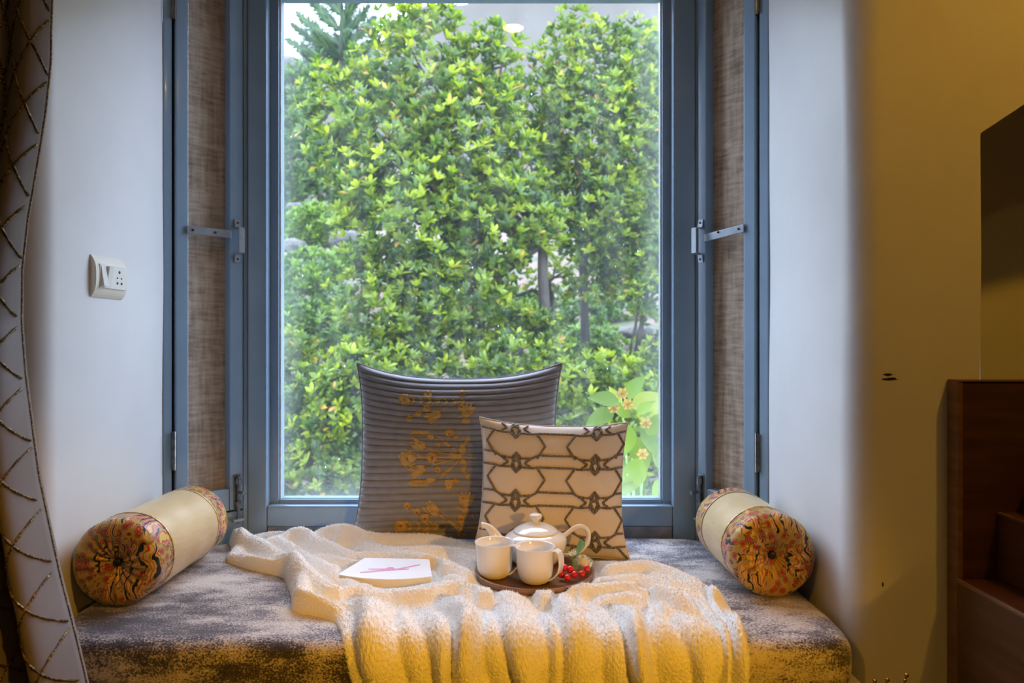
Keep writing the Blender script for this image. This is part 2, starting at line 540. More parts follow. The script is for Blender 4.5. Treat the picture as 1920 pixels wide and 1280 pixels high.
def wall_strip(pts, z0, z1, wavy=0.0):
    mb = MB()
    zs = np.linspace(z0, z1, 24 if wavy else 2)
    V = []
    for z in zs:
        for (x, y) in pts:
            d = wavy * (math.sin(z * 5.3 + 1) + 0.6 * math.sin(z * 11.7)) if wavy else 0
            V.append((x + d, y, z))
    mb.add(V, grid_faces(len(pts), len(zs)))
    return mb


# right wall: reveal + rounded arris + face up to the alcove, pieces round the alcove
AX = 0.926            # alcove left edge
pr = corner_profile(XR, 1, AX)
pr[0] = NR
wr = wall_strip(pr, 0, ZC, 0.0012)
# face above the alcove opening (sloping left shoulder), alcove sides and back
apex = (AX, P(1845, 250, YW)[2]); sh = (1.60, apex[1] + 0.69 * 0.46)
al = [(AX, ZC), apex, (1.25, apex[1] + 0.66 * (1.25 - AX)), (1.60, apex[1] + 0.66 * 0.324 + 0.10), (RX1, apex[1] + 0.30), (RX1, ZC)]
wr.add([(x, YW, z) for x, z in al], [tuple(range(6))])
AD = 0.45
for (a, b_) in zip([(AX, 0.0)] + al[1:4], al[1:5]):
    wr.add([(a[0], YW, a[1]), (b_[0], YW, b_[1]), (b_[0], YW + AD, b_[1]), (a[0], YW + AD, a[1])], [(0, 1, 2, 3)])
wr.add([(AX, YW + AD, 0), (RX1, YW + AD, 0), (RX1, YW + AD, ZC), (AX, YW + AD, ZC)], [(0, 1, 2, 3)])
wall_r = struct('wall_right', wr, 'wall', 'plastered wall with rounded window reveal and a dark alcove', org=(XR, YW, 0))
for p in wall_r.data.polygons:
    p.use_smooth = len(p.vertices) == 4 and p.index < 23 * (len(pr) - 1)
pl_ = corner_profile(XL, -1, RX0)
pl_[0] = NL
wall_l = struct('wall_left', wall_strip(pl_, 0, ZC, 0.0012), 'wall', 'white window reveal wall behind the curtain', org=(XL, YW, 0))
for p in wall_l.data.polygons: p.use_smooth = True
struct('wall_side_left', MB().box(RX0 - 0.1, RX0, RY0, YW, 0, ZC), 'ochre')
struct('wall_side_right', MB().box(RX1, RX1 + 0.1, RY0, YW + AD, 0, ZC), 'ochre')
struct('wall_back', MB().box(RX0, RX1, RY0 - 0.1, RY0, 0, ZC), 'ochre')
struct('floor', MB().box(RX0, RX1, RY0, YW + AD, -0.1, 0), 'floor')
struct('ceiling', MB().box(RX0 - 0.1, RX1 + 0.1, RY0 - 0.1, YW + AD, ZC, ZC + 0.12), 'ceiling')
# niche ceiling and the wall above it
mb = MB()
mb.box(XL - 0.03, XR + 0.03, YW, 2.12, ZN, ZC)
struct('ceiling_niche', mb, 'wall')
# outer wall below the windows and seat slab
mb = MB()
mb.add([(x, y, z) for z in (0, ZB) for (x, y) in [(XL, 1.30), (XR, 1.30), NR, (CR[0], 2.07), (CL[0], 2.07), NL]],
       [(0, 5, 4, 3, 2, 1), (6, 7, 8, 9, 10, 11)] + [(i, (i + 1) % 6, (i + 1) % 6 + 6, i + 6) for i in range(6)])
struct('trim_1', mb, 'concrete', 'plastered seat slab under the mattress')
GX0, GX1 = (522 - 960) / F * YG, (1241 - 960) / F * YG
# bare cement strip between mattress and window frame: separate blocks
base = thing('trim_2', 'row of bare cement blocks under the window frame', None, (0, YG, ZB), kind='structure')
xs = [GX0 - 0.029, -0.60, -0.40, -0.16, 0.08, 0.32, GX1 + 0.029]
for a, b_ in zip(xs[:-1], xs[1:]):
    MB().box(a + 0.002, b_ - 0.002, 1.985, 2.07, ZB, 0.521).build('block', 'cement', base, bevel=0.003)

# ------------------------------------------------------------------ central window
GX0, GX1 = (522 - 960) / F * YG, (1241 - 960) / F * YG
GZ0 = P(0, 938, YG)[2]; GZ1 = P(0, 0, YG)[2] + 0.018
win = thing('window_1', 'large fixed window with blue grey painted frame looking onto trees', None, (0, YG, GZ0), kind='structure')


def frame4(x0, x1, z0, z1, wd, y0, y1, names, m, parent, bevel, wtop=None, wbot=None):
    wtop = wtop or wd; wbot = wbot or wd
    MB().box(x0 - wd, x0, y0, y1, z0 - wbot, z1 + wtop).build(names[0], m, parent, bevel=bevel)
    MB().box(x1, x1 + wd, y0, y1, z0 - wbot, z1 + wtop).build(names[0], m, parent, bevel=bevel)
    MB().box(x0, x1, y0, y1, z1, z1 + wtop).build(names[1], m, parent, bevel=bevel)
    MB().box(x0, x1, y0, y1, z0 - wbot, z0).build(names[2], m, parent, bevel=bevel)


o1 = 0.029           # visible inner rebate
MB().box(CL[0] - 0.004, GX0 - o1, 1.985, 2.07, ZB, ZN).build('jamb', 'paint', win, bevel=0.005)
MB().box(GX1 + o1, CR[0] + 0.004, 1.985, 2.07, ZB, ZN).build('jamb', 'paint', win, bevel=0.005)
MB().box(GX0 - o1, GX1 + o1, 1.985, 2.07, GZ1 + o1, GZ1 + 0.10).build('head', 'paint', win, bevel=0.005)
MB().box(GX0 - o1, GX1 + o1, 1.985, 2.07, GZ0 - 0.074, GZ0 - 0.012).build('sill_rail', 'paint', win, bevel=0.005)
frame4(GX0 - 0.004, GX1 + 0.004, GZ0, GZ1 + 0.003, 0.030, 2.014, 2.066, ('glazing_bead', 'glazing_bead', 'glazing_bead'), 'paint', win, 0.003, None, 0.016)
frame4(GX0, GX1, GZ0, GZ1, 0.004, 2.022, 2.030, ('sealant', 'sealant', 'sealant'), 'putty', win, 0.001)
MB().box(GX0 - 0.004, GX1 + 0.004, 2.036, 2.037, GZ0 - 0.004, GZ1 + 0.004).build('pane', 'glass', win)
MB().box(CL[0] - 0.02, CR[0] + 0.02, 1.995, 2.09, GZ1 + 0.085, ZN).build('lintel', 'paint', win)

# ------------------------------------------------------------------ splayed side casements
def side_window(name, label, C0, N0, inner_pts, left):
    cx, cy = C0
    d = np.array([N0[0] - cx, N0[1] - cy]); L = np.linalg.norm(d); d /= L
    nin = np.array([d[1], -d[0]])
    if nin[1] > 0: nin = -nin          # points into the room
    def al_(px):
        k = (px - 960) / F             # ray: x = k*y
        t = (cx - k * cy) / (k * d[1] - d[0])
        return t
    def W(a, b, z):                    # a along wall, b into room
        return (cx + d[0] * a + nin[0] * b, cy + d[1] * a + nin[1] * b, z)
    root = thing(name, label, None, W(L / 2, 0, 0.52), kind='structure')
    post, st1, pa, pb, g0, g1, end = [al_(p) for p in inner_pts]
    end = L
    def bar(nm, a0, a1, b0, b1, z0, z1, m='paint', bev=0.003, par=root):
        return MB().box(a0, a1, b0, b1, z0, z1, f=W).build(nm, m, par, bevel=bev)
    zt = GZ1 + 0.02
    bar('frame_post', -0.004, post, -0.06, 0.004, ZB, ZN)
    bar('frame_jamb', g1, end + 0.001, -0.06, 0.004, ZB, ZN)
    bar('frame_sill', post, g1, -0.06, 0.004, ZB, 0.572)
    bar('frame_head', post, g1, -0.06, 0.004, zt + 0.045, ZN)
    bar('joint', g0, g1, -0.06, -0.016, 0.505, ZN, 'gap', 0)
    bar('joint', post - 0.001, post + 0.003, -0.06, -0.016, 0.505, ZN, 'gap', 0)
    bar('joint', post, g1, -0.06, -0.016, 0.57, 0.577, 'gap', 0)
    zb = 0.640
    st_ = bar('stile', post + 0.003, st1, -0.04, 0.010, 0.577, zt + 0.042)
    st2 = bar('stile', pb, g0, -0.04, 0.010, 0.577, zt + 0.042)
    bar('bottom_rail', st1, pb, -0.04, 0.010, 0.577, zb)
    bar('top_rail', st1, pb, -0.04, 0.010, zt, zt + 0.042)
    gp = 0.011 if left else 0.002
    bar('pane', st1, pb - gp, -0.026, -0.022, zb - 0.004, zt + 0.01, 'burlap', 0)
    if left:                            # cloth edge hangs on thin battens, light shows between them
        for k in range(22):
            z = zb + 0.05 + k * 0.066 + 0.008 * math.sin(k * 3.1)
            bar('batten', pb - 0.02, pb, -0.0255, -0.0215, z, z + 0.012, 'burlap', 0)
    # flat stay bar across the pane
    zs = 1.365
    sb = MB().box(st1 - 0.002, pb + 0.006, 0.004, 0.009, zs - 0.011, zs + 0.011, f=lambda a, b, z: W(a, b + 0.008, z + (-0.010 if not left else 0.0) * (1 - (a - st1) / (pb - st1)) * 1.0)).build('stay_bar', 'steel', root, bevel=0.0015)
    for f_ in (0.08, 0.62):
        a = pb - (pb - st1) * f_
        MB().lathe([(1e-5, 0.004), (0.003, 0.003), (0.0035, 0)], n=8, f=lambda x, y, z: W(a + x, 0.0165 + z, zs + y)).build('screw', 'hole', sb)
    # pull handle on the meeting stile
    am = (post + st1) / 2
    h = thing_part('pull_handle', root)
    pts = [(0.010, 0.062), (0.014, 0.040), (0.040, 0.036), (0.040, -0.036), (0.014, -0.040), (0.010, -0.062)]
    mbh = MB()
    for (b0, z0), (b1, z1) in zip(pts[:-1], pts[1:]):
        wdt = 0.008
        v = []
        for (bb, zz) in ((b0, z0), (b1, z1)):
            for s_ in (-1, 1):
                for q in (0, 0.0035):
                    if abs(z1 - z0) > abs(b1 - b0): v.append(W(am + s_ * wdt, bb + q, 1.348 + zz))
                    else: v.append(W(am + s_ * wdt, bb, 1.348 + zz + q * (1 if zz < 0 else -1)))
        mbh.add(v, [(0, 1, 3, 2), (4, 6, 7, 5), (0, 2, 6, 4), (1, 5, 7, 3), (0, 4, 5, 1), (2, 3, 7, 6)])
    ho = mbh.build('pull_handle', 'steel', root)
    for z in (0.052, -0.052):
        MB().lathe([(1e-5, 0.002), (0.003, 0.002), (0.003, 0)], n=8, f=lambda x, y, zz: W(am + x, 0.0150 + zz, 1.348 + z + y)).build('screw', 'hole', ho)
    # tower bolt at the foot of the meeting stile
    bz = 0.625
    bp = bar('bolt_plate', am - 0.010, am + 0.010, 0.010, 0.013, bz - 0.045, bz + 0.055, 'zinc', 0.001)
    MB().tube([W(am, 0.020, bz - 0.085), W(am, 0.020, bz + 0.05)], 0.0048, 10).build('bolt_rod', 'zinc', bp, smooth=False)
    for z in (0.035, -0.030):
        MB().tube([W(am, 0.020, bz + z - 0.008), W(am, 0.020, bz + z + 0.008)], 0.0085, 10).build('bolt_guide', 'zinc', bp)
    MB().tube([W(am, 0.020, bz + 0.004), W(am + (-0.004), 0.044, bz + 0.004), W(am - 0.004, 0.050, bz + 0.004)], [0.0045, 0.004, 0.0065], 8).build('bolt_knob', 'zinc', bp)
    bar('bolt_keeper', am - 0.016, am + 0.016, 0.002, 0.026, 0.545, 0.553, 'steel', 0.001)
    # butt hinge on the outer joint
    gm = (g0 + g1) / 2
    for zh in (0.765, 1.98):
        hg = bar('hinge', g0 - 0.003, g1 + 0.003, -0.01, 0.0085, zh - 0.05, zh + 0.05, 'zinc', 0.001)
        MB().tube([W(gm, 0.009, zh - 0.052), W(gm, 0.009, zh + 0.052)], 0.0045, 8).build('hinge_pin', 'zinc', hg)
    return root


def thing_part(n, r):
    return None


side_window('window_2', 'open blue grey casement on the left, brown burlap behind its pane', CL, NL, (455, 428, 351, 351, 327, 322, 306), True)
side_window('window_3', 'blue grey casement on the right, brown burlap behind its pane', CR, NR, (1311, 1328, 1398, 1398, 1420, 1425, 1442), False)

# ------------------------------------------------------------------ warm ceiling lights
M['lamp'] = emit('warm_lamp_glow', (1.0, 0.57, 0.13), 75)
LAMPS = [(0.005, 0.734, (0.1, 1.0, 0.3), 6, 62), (1.15, -0.1, (-0.76, 1.32, 0.46), 110, 21), (1.30, 0.55, (0.98, 1.35, 0.95), 34, 70), (-1.8, -1.2, (0.05, 1.2, 0.20), 80, 32)]
names = ['recessed warm ceiling light nearest the window', 'recessed warm ceiling light on the right over the stepped cabinet', 'recessed warm ceiling light washing the yellow wall at right', 'recessed warm ceiling light at the back of the room']
for (x, y, aim, pw, cone), nm in zip(LAMPS, names):
    t = thing('ceiling_light', nm, 'ceiling light', (x, y, ZC), 'recessed ceiling lights')
    MB().lathe([(0.050, -0.001), (0.052, -0.012), (0.066, -0.008), (0.068, 0.0)], (x, y, ZC), 32).build('trim_ring', 'plastic2', t, smooth=True)
    MB().lathe([(0.049, -0.006), (0.030, -0.006), (1e-4, -0.006)], (x, y, ZC), 32).build('lens', 'lamp', t)
    sl_ = bpy.data.lights.new('spot', 'SPOT')          # the directed beam of the same downlight
    sl_.energy = pw; sl_.color = WARM; sl_.shadow_soft_size = 0.045
    sl_.spot_size = math.radians(cone); sl_.spot_blend = 0.9
    so = bpy.data.objects.new('spot', sl_); C.objects.link(so); so.parent = t
    so.location = (0, 0, -0.02)
    so.rotation_euler = (Vector(aim) - Vector((x, y, ZC - 0.02))).to_track_quat('-Z', 'Y').to_euler()

# added fill lamp, out of view, to warm the throw's hanging front
WL = np.array([2.16, -2.35, 1.75])
t = thing('fill_lamp', 'added unseen fill lamp with small brass reflector on the far room wall', 'fill lamp', tuple(WL))
MB().lathe([(1e-4, 0), (0.05, 0), (0.052, 0.004), (0.048, 0.012), (1e-4, 0.014)], n=28, f=lambda x, y, z: (RX1 - z, WL[1] + x, WL[2] + y)).build('wall_plate', 'brass', t, smooth=True)
MB().tube([(RX1 - 0.01, WL[1], WL[2]), tuple(WL + np.array([0.05, 0, 0])), tuple(WL)], 0.008, 8).build('arm', 'brass', t)
aim = Vector((0.06, 1.25, 0.30)) - Vector(WL); qt = aim.to_track_quat('-Z', 'Y')
MB().lathe([(0.012, 0.05), (0.03, 0.04), (0.05, -0.01), (0.058, -0.05), (0.056, -0.05), (0.045, -0.005), (0.02, 0.03), (1e-4, 0.034)], n=28, f=lambda x, y, z: tuple(Vector(WL) + qt @ Vector((x, y, z)))).build('reflector', 'brass', t, smooth=True)
MB().lathe([(0.040, -0.012), (0.02, -0.014), (1e-4, -0.015)], n=24, f=lambda x, y, z: tuple(Vector(WL) + qt @ Vector((x, y, z)))).build('lens', 'lamp', t)
sl_ = bpy.data.lights.new('spot', 'SPOT'); sl_.energy = 410; sl_.color = WARM; sl_.shadow_soft_size = 0.04
sl_.spot_size = math.radians(21); sl_.spot_blend = 1.0
so = bpy.data.objects.new('spot', sl_); C.objects.link(so); so.parent = t
so.location = qt @ Vector((0, 0, -0.06)); so.rotation_euler = qt.to_euler()

# ------------------------------------------------------------------ mattress
def resample(poly, n):
    p = np.array(poly + [poly[0]], float)
    s = np.r_[0, np.cumsum(np.linalg.norm(np.diff(p, axis=0), axis=1))]
    t = np.linspace(0, s[-1], n, endpoint=False)
    return np.c_[np.interp(t, s, p[:, 0]), np.interp(t, s, p[:, 1])]


YF = 1.272
poly = [(-0.90, YF), (-0.3, YF - 0.004), (0.2, YF - 0.002), (0.655, YF), (0.668, YF + 0.05), (0.668, 1.44), (0.668, 1.78), (0.524, 1.982), (-0.760, 1.982), (-0.925, 1.82), (-0.925, 1.40), (-0.915, YF + 0.04)]
ol = resample(poly, 420)
for _ in range(45):
    ol = 0.5 * ol + 0.25 * (np.roll(ol, 1, 0) + np.roll(ol, -1, 0))
tg = np.roll(ol, -1, 0) - np.roll(ol, 1, 0)
nr_ = np.c_[-tg[:, 1], tg[:, 0]]; nr_ /= np.linalg.norm(nr_, axis=1)[:, None]     # inward normal (ccw outline)
rt = 0.038
rings = []
frontw = sstep(1.45, 1.30, ol[:, 1])
for (ins, z) in [(0.02, ZB + 0.001), (0.004, ZB + 0.012), (0.0, ZB + 0.03), (0.0, ZT - rt)] + [(rt * (1 - math.cos(a)), ZT - rt + rt * math.sin(a)) for a in np.linspace(0.15, PI / 2, 9)]:
    lump = 0.004 * snoise(ol[:, 0] * 1.0, np.full(len(ol), z), 22, 3) * frontw
    q = ol + nr_ * (ins + lump)[:, None]
    rings.append(np.c_[q, np.full(len(ol), z) + 0.0015 * snoise(ol[:, 0], ol[:, 1], 18, 5)])
V = np.concatenate(rings); n_ = len(ol)
Fc = grid_faces(n_, len(rings), True).tolist()
Fc.append(list(range((len(rings) - 1) * n_, len(rings) * n_)))
mt = build('seat_mattress', V, Fc, 'jacquard', org=(-0.1, 1.6, ZB), smooth=True)
tag(mt, 'purple and pale gold mottled seat mattress filling the window bay', 'mattress')

# ------------------------------------------------------------------ blanket
TRAY = (0.052, 1.585); TRAYR = 0.138; BOOK = (-0.280, 1.580)
nu, n1, n2 = 620, 420, 220
wL = np.array([[0, -.790, 1.905], [.20, -.745, 1.815], [.34, -.735, 1.745], [.46, -.66, 1.69], [.56, -.545, 1.63], [.72, -.485, 1.50], [.86, -.462, 1.425], [.925, -.36, 1.395], [1, -.325, 1.325]])
wR = np.array([[0, -.06, 1.80], [.12, .05, 1.735], [.28, .20, 1.715], [.42, .33, 1.665], [.58, .425, 1.585], [.74, .462, 1.50], [.9, .455, 1.40], [1, .445, 1.325]])
u = np.linspace(0, 1, nu)[None, :]
wv = np.linspace(0, 1, n1)
def smooth_interp(t, k, c):
    y = np.interp(t, k[:, 0], k[:, c])
    ker = np.ones(25) / 25
    return np.convolve(np.pad(y, 12, mode='edge'), ker, 'valid')
Lx, Ly = smooth_interp(wv, wL, 1), smooth_interp(wv, wL, 2)
Rx, Ry = smooth_interp(wv, wR, 1), smooth_interp(wv, wR, 2)
Xt = Lx[:, None] * (1 - u) + Rx[:, None] * u
Yt = Ly[:, None] * (1 - u) + Ry[:, None] * u
rB = 0.040; y0 = YF + rB
dY = Yt[-1:, :] - y0
Yt = Yt - dY * sstep(0.8, 1, wv)[:, None]
s_ = np.linspace(0, 0.34, n2 + 1)[1:]
ang = np.clip(s_ / rB, 0, PI / 2)
yh = y0 - rB * np.sin(ang); zh = ZT - rB * (1 - np.cos(ang)) - np.clip(s_ - rB * PI / 2, 0, None)
xh = Xt[-1:, :] + s_[:, None] * (0.30 - 0.40 * u)
X = np.concatenate([Xt, xh]); Y = np.concatenate([Yt, np.repeat(yh[:, None], nu, 1)])
Zb = np.concatenate([np.full_like(Xt, ZT), np.repeat(zh[:, None], nu, 1)])
ny = np.concatenate([np.zeros(n1), -np.sin(ang)])[:, None]; nz = np.concatenate([np.ones(n1), np.cos(ang)])[:, None]
arc = np.concatenate([np.zeros(n1), s_])[:, None] + 0 * X
yy = np.where(arc > 0, y0 - arc, Y)           # unrolled distance
wrow = np.concatenate([wv, 1 + s_])[:, None]
# folds: ridge lines lying on the seat (traced plan lines, metres) and pleats over the front edge
RIDGE = [[(426, 994), (530, 1004), (634, 996), (765, 991), (895, 1001)], [(582, 1001), (660, 1012), (738, 1033), (843, 1041), (900, 1048)],
         [(504, 1020), (556, 1009), (608, 1025), (660, 1041)], [(514, 1017), (569, 1048), (608, 1072), (626, 1085)], [(440, 1048), (500, 1058), (540, 1070)],
         [(546, 1060), (582, 1090), (613, 1116), (673, 1100)], [(593, 1046), (647, 1056), (694, 1058)], [(681, 1041), (738, 1036), (790, 1050), (855, 1074), (882, 1085)],
         [(816, 1030), (895, 1056)], [(621, 1074), (673, 1112), (712, 1112), (790, 1118), (855, 1098), (900, 1112)], [(840, 1090), (862, 1092), (885, 1118), (935, 1120), (991, 1122), (1051, 1131), (1097, 1135)],
         [(1075, 1112), (1112, 1113), (1172, 1106), (1248, 1121), (1293, 1151)], [(1120, 1058), (1157, 1061), (1185, 1073)], [(1142, 1076), (1218, 1067), (1278, 1082), (1338, 1115)],
         [(1120, 1092), (1150, 1088), (1202, 1084), (1257, 1097)], [(556, 1125), (620, 1132), (660, 1128)], [(1300, 1120), (1350, 1150), (1370, 1180)],
         [(455, 1012), (490, 1030), (520, 1046), (548, 1060)], [(640, 1014), (720, 1014), (800, 1020), (890, 1032)], [(650, 1098), (700, 1108), (760, 1110), (830, 1100)], [(1130, 1128), (1180, 1122), (1230, 1140), (1260, 1165)], [(905, 1116), (960, 1112), (1020, 1116), (1080, 1122)], [(570, 1080), (560, 1100), (550, 1120)], [(1230, 1082), (1290, 1100), (1325, 1130)]]
RA = [0.034, 0.030, 0.026, 0.026, 0.022, 0.030, 0.022, 0.028, 0.024, 0.028, 0.028, 0.032, 0.022, 0.030, 0.022, 0.022, 0.024, 0.026, 0.024, 0.026, 0.030, 0.026, 0.022, 0.024]
wx = 0.010 * snoise(X, yy, 16, 11); wy = 0.010 * snoise(X, yy, 19, 12)
htop = 0.002 + 0.004 * np.abs(snoise(X + 0.4 * yy, 2.2 * yy, 22, 33)) + 0 * X
for ln_, am_ in zip(RIDGE, RA):
    q = np.array([((px - 960) / F * (HC - ZT - 0.028) * F / (py - 640), (HC - ZT - 0.028) * F / (py - 640)) for px, py in ln_])
    # smooth the traced line
    tq = np.linspace(0, len(q) - 1, 24); q = np.c_[np.interp(tq, range(len(q)), q[:, 0]), np.interp(tq, range(len(q)), q[:, 1])]
    for _ in range(3): q[1:-1] = 0.5 * q[1:-1] + 0.25 * (q[2:] + q[:-2])
    d2 = np.full(X.shape, 9.0); tt_ = np.zeros(X.shape)
    for i_ in range(len(q) - 1):
        e_ = q[i_ + 1] - q[i_]; L2 = (e_ ** 2).sum()
        k_ = np.clip(((X + wx - q[i_, 0]) * e_[0] + (yy + wy - q[i_, 1]) * e_[1]) / L2, 0, 1)
        dd = (X + wx - q[i_, 0] - k_ * e_[0]) ** 2 + (yy + wy - q[i_, 1] - k_ * e_[1]) ** 2
        m_ = dd < d2; d2 = np.where(m_, dd, d2)
    dd = np.clip(np.sqrt(d2) / 0.031, 0, 1)
    pr_ = (1 - dd ** 2) ** 1.15
    hk = 1.30 * am_ * pr_ * (1 + 0.25 * snoise(X, yy, 20, 71))
    htop = np.maximum(htop, hk)
Ct = np.array([-.345, -.250, -.205, -.150, -.077, -.030, .045, .075, .150, .186, .262, .300, .372, .410, .462])
Cb = np.array([-.275, -.185, -.150, -.105, -.030, -.005, .060, .105, .165, .222, .275, .325, .385, .415, .445])
CA = np.array([0.030, 0.014, 0.024, 0.034, 0.016, 0.034, 0.014, 0.032, 0.017, 0.036, 0.018, 0.032, 0.020, 0.026])
CS = np.array([0.70, 1.0, 1.35, 0.75, 1.1, 0.65, 1.2, 0.8, 1.4, 0.7, 1.0, 0.8, 1.2, 0.9])
qq = np.clip((1.42 - yy) / 0.20, -0.4, 1.6)
hang = np.zeros_like(X)
top_y = np.zeros_like(X) + 1.40
def crease(k_):
    return Ct[k_] * (1 - qq) + Cb[k_] * qq + 0.010 * np.sin(qq * 3.1 + k_ * 2.1) + 0.005 * np.sin(qq * 7.3 + k_ * 1.3)
for k_ in range(len(Ct) - 1):
    a_ = crease(k_); b_ = crease(k_ + 1)
    t_ = (X - a_) / (b_ - a_)
    in_ = (t_ > 0) & (t_ < 1)
    pr_ = np.where(in_, np.sin(PI * np.clip(t_, 0, 1) ** CS[k_]) ** 0.85, 0)
    am2 = CA[k_] * (1 + 0.30 * np.sin(qq * 4.0 + k_ * 1.9))
    hang = np.maximum(hang, pr_ * am2)
    top_y = np.where(in_, 1.405 + 0.05 * math.sin(k_ * 2.7 + 0.5), top_y)
top_y = top_y + 0.012 * snoise(X, yy, 14, 30)
bf = sstep(0.045, -0.055, yy - top_y)
def blur(A, k):
    ker = np.ones(2 * k + 1) / (2 * k + 1)
    A = np.apply_along_axis(lambda r_: np.convolve(np.pad(r_, k, mode='edge'), ker, 'valid'), 0, A)
    return np.apply_along_axis(lambda r_: np.convolve(np.pad(r_, k, mode='edge'), ker, 'valid'), 1, A)
h = np.maximum(blur(htop, 4) * (1 - bf), blur(hang, 2) * blur(bf, 6))
h = blur(h, 3)
h = h + 0.016 * np.exp(-((wrow - 0.05) / 0.05) ** 2) * (1 + 0.5 * snoise(X, yy, 14, 41))
h = h + 0.010 * np.exp(-((u - 0.03) / 0.025) ** 2) * sstep(1.02, 0.9, wrow) * (1 + 0.6 * snoise(X, yy, 30, 43))
# pressed flat under tray and booklet
dt = np.hypot(X - TRAY[0], Y - TRAY[1])
kt = sstep(TRAYR - 0.004, TRAYR + 0.014, dt)
bx, by = (X - BOOK[0]), (Y - BOOK[1])
kb = sstep(0.96, 1.14, (np.abs(bx / 0.106) ** 4 + np.abs((by + 0.006) / 0.060) ** 4) ** 0.25)
h = h * np.minimum(kt, kb) + 0.010 * np.clip(1 - np.minimum(kt, kb), 0, 1)
# thick rounded hems
wid = np.hypot(Rx - Lx, Ry - Ly); wid = np.concatenate([wid, np.full(n2, wid[-1])])[:, None]
ed = np.minimum(np.minimum(u, 1 - u) * wid, wrow * 0.55)
hem = np.sqrt(np.clip(1 - (1 - np.clip(ed / 0.016, 0, 1)) ** 2, 0, 1))
h = (0.011 + h) * hem - 0.001
fz = 0.0008 * rng.standard_normal(X.shape) + 0.0008 * snoise(X, yy, 700, 51) + 0.0008 * snoise(X, yy, 1500, 52)
h = h + fz * hem
Zf = Zb + nz * h; Yf_ = Y + ny * h
V = np.stack([X, Yf_, Zf], -1).reshape(-1, 3)
blk = thing('throw_blanket', 'white fleece throw spread over the mattress and hanging over its front', 'blanket', (0, 1.55, ZT))
bl = build('cloth', V, grid_faces(nu, n1 + n2), 'fleece', blk, smooth=True)
# loose pile fibres
k = 70000
ii = rng.integers(2, n1 + n2 - 2, k); jj = rng.integers(2, nu - 2, k)
G = np.stack([X, Yf_, Zf], -1)
p0 = G[ii, jj]
nrm = np.cross(G[ii, jj + 2] - G[ii, jj - 2], G[ii - 2, jj] - G[ii + 2, jj]); nrm /= np.linalg.norm(nrm, axis=1)[:, None] + 1e-9
dirv = nrm + rng.normal(0, 0.55, (k, 3)); dirv /= np.linalg.norm(dirv, axis=1)[:, None]
ln = rng.uniform(0.002, 0.0055, k)[:, None]
sd = np.cross(dirv, rng.normal(0, 1, (k, 3))); sd /= np.linalg.norm(sd, axis=1)[:, None]
Vp = np.stack([p0 - sd * 0.0006, p0 + sd * 0.0006, p0 + dirv * ln], 1).reshape(-1, 3)
pile = build('pile', Vp, np.arange(3 * k).reshape(-1, 3), 'fleece', blk)
pile['kind'] = 'stuff'

# ------------------------------------------------------------------ cushions
def cushion_fn(W, H, T, kx, ky, lean, loc, sag=0.0, ribs=0, rib_a=0.0, yaw=0.0, roll=0.0):
    cl, sl = math.cos(lean), math.sin(lean)
    def S(u, v, side):
        x = W / 2 * u * (1 - kx * (1 - np.abs(v) ** 2.6)) * (1 + sag * np.clip(-v, 0, 1) ** 3)
        z = H / 2 * v * (1 - ky * (1 - np.abs(u) ** 2.6) * np.where(v > 0, 1, 0.3))
        th = T / 2 * np.clip((1 - np.abs(u) ** 2.2) * (1 - np.abs(v) ** 2.2), 0, 1) ** 0.5
        if ribs:
            f = np.abs(np.sin(PI * ribs * (v + 1) / 2 + 0.25 * np.sin(3 * u + 5 * v)))
            th = th + rib_a * (f ** 0.36 - 0.75) * np.clip(th / 0.012, 0.25, 1)
        th = th + 0.0022 * snoise(u * 3, v * 3, 3, 77)
        y = side * th
        z = z + H / 2
        yl, zl = y * cl + z * sl, -y * sl + z * cl
        xr = x * math.cos(roll) + (zl - H / 2) * math.sin(roll); zr = -x * math.sin(roll) + (zl - H / 2) * math.cos(roll) + H / 2
        xx = xr * math.cos(yaw) - yl * math.sin(yaw); yy_ = xr * math.sin(yaw) + yl * math.cos(yaw)
        return np.stack([xx + loc[0], yy_ + loc[1], zr + loc[2]], -1)
    return S


def cushion_mesh(S, nu_, nv_):
    uu, vv = np.meshgrid(np.linspace(-1, 1, nu_), np.linspace(-1, 1, nv_))
    A = S(uu, vv, -1.0); B = S(uu, vv, 1.0)
    V = np.concatenate([A.reshape(-1, 3), B.reshape(-1, 3)])
    f = grid_faces(nu_, nv_)
    per = list(range(nu_)) + [i * nu_ + nu_ - 1 for i in range(1, nv_)] + [(nv_ - 1) * nu_ + j for j in range(nu_ - 2, -1, -1)] + [i * nu_ for i in range(nv_ - 2, 0, -1)]
    N = nu_ * nv_
    side = [(per[i], per[(i + 1) % len(per)], per[(i + 1) % len(per)] + N, per[i] + N) for i in range(len(per))]
    return V, f.tolist() + (f[:, ::-1] + N).tolist() + side


def on_surf(S, u, v, off):
    u = np.asarray(u, float); v = np.asarray(v, float)
    p = S(u, v, -1.0); e = 0.004
    a = S(u + e, v, -1.0) - S(u - e, v, -1.0); b_ = S(u, v + e, -1.0) - S(u, v - e, -1.0)
    n_ = np.cross(a, b_); n_ /= np.linalg.norm(n_, axis=-1)[..., None] + 1e-12
    n_ = np.where(n_[..., 1:2] > 0, -n_, n_)
    return p + n_ * off


BWID, BHEI = 0.585, 0.50
bc = thing('large_cushion', 'large ribbed grey velvet cushion with gold floral embroidery leaning on the window', 'cushion', (-0.15, 1.885, ZT + 0.004))
SB = cushion_fn(BWID, BHEI, 0.135, 0.075, 0.185, 0.11, (-0.15, 1.895, ZT + 0.004), 0.03, 26, 0.0105, 0.0, 0.0)
V, Fc = cushion_mesh(SB, 150, 330)
build('cover', V, Fc, 'greyfab', bc, smooth=True)
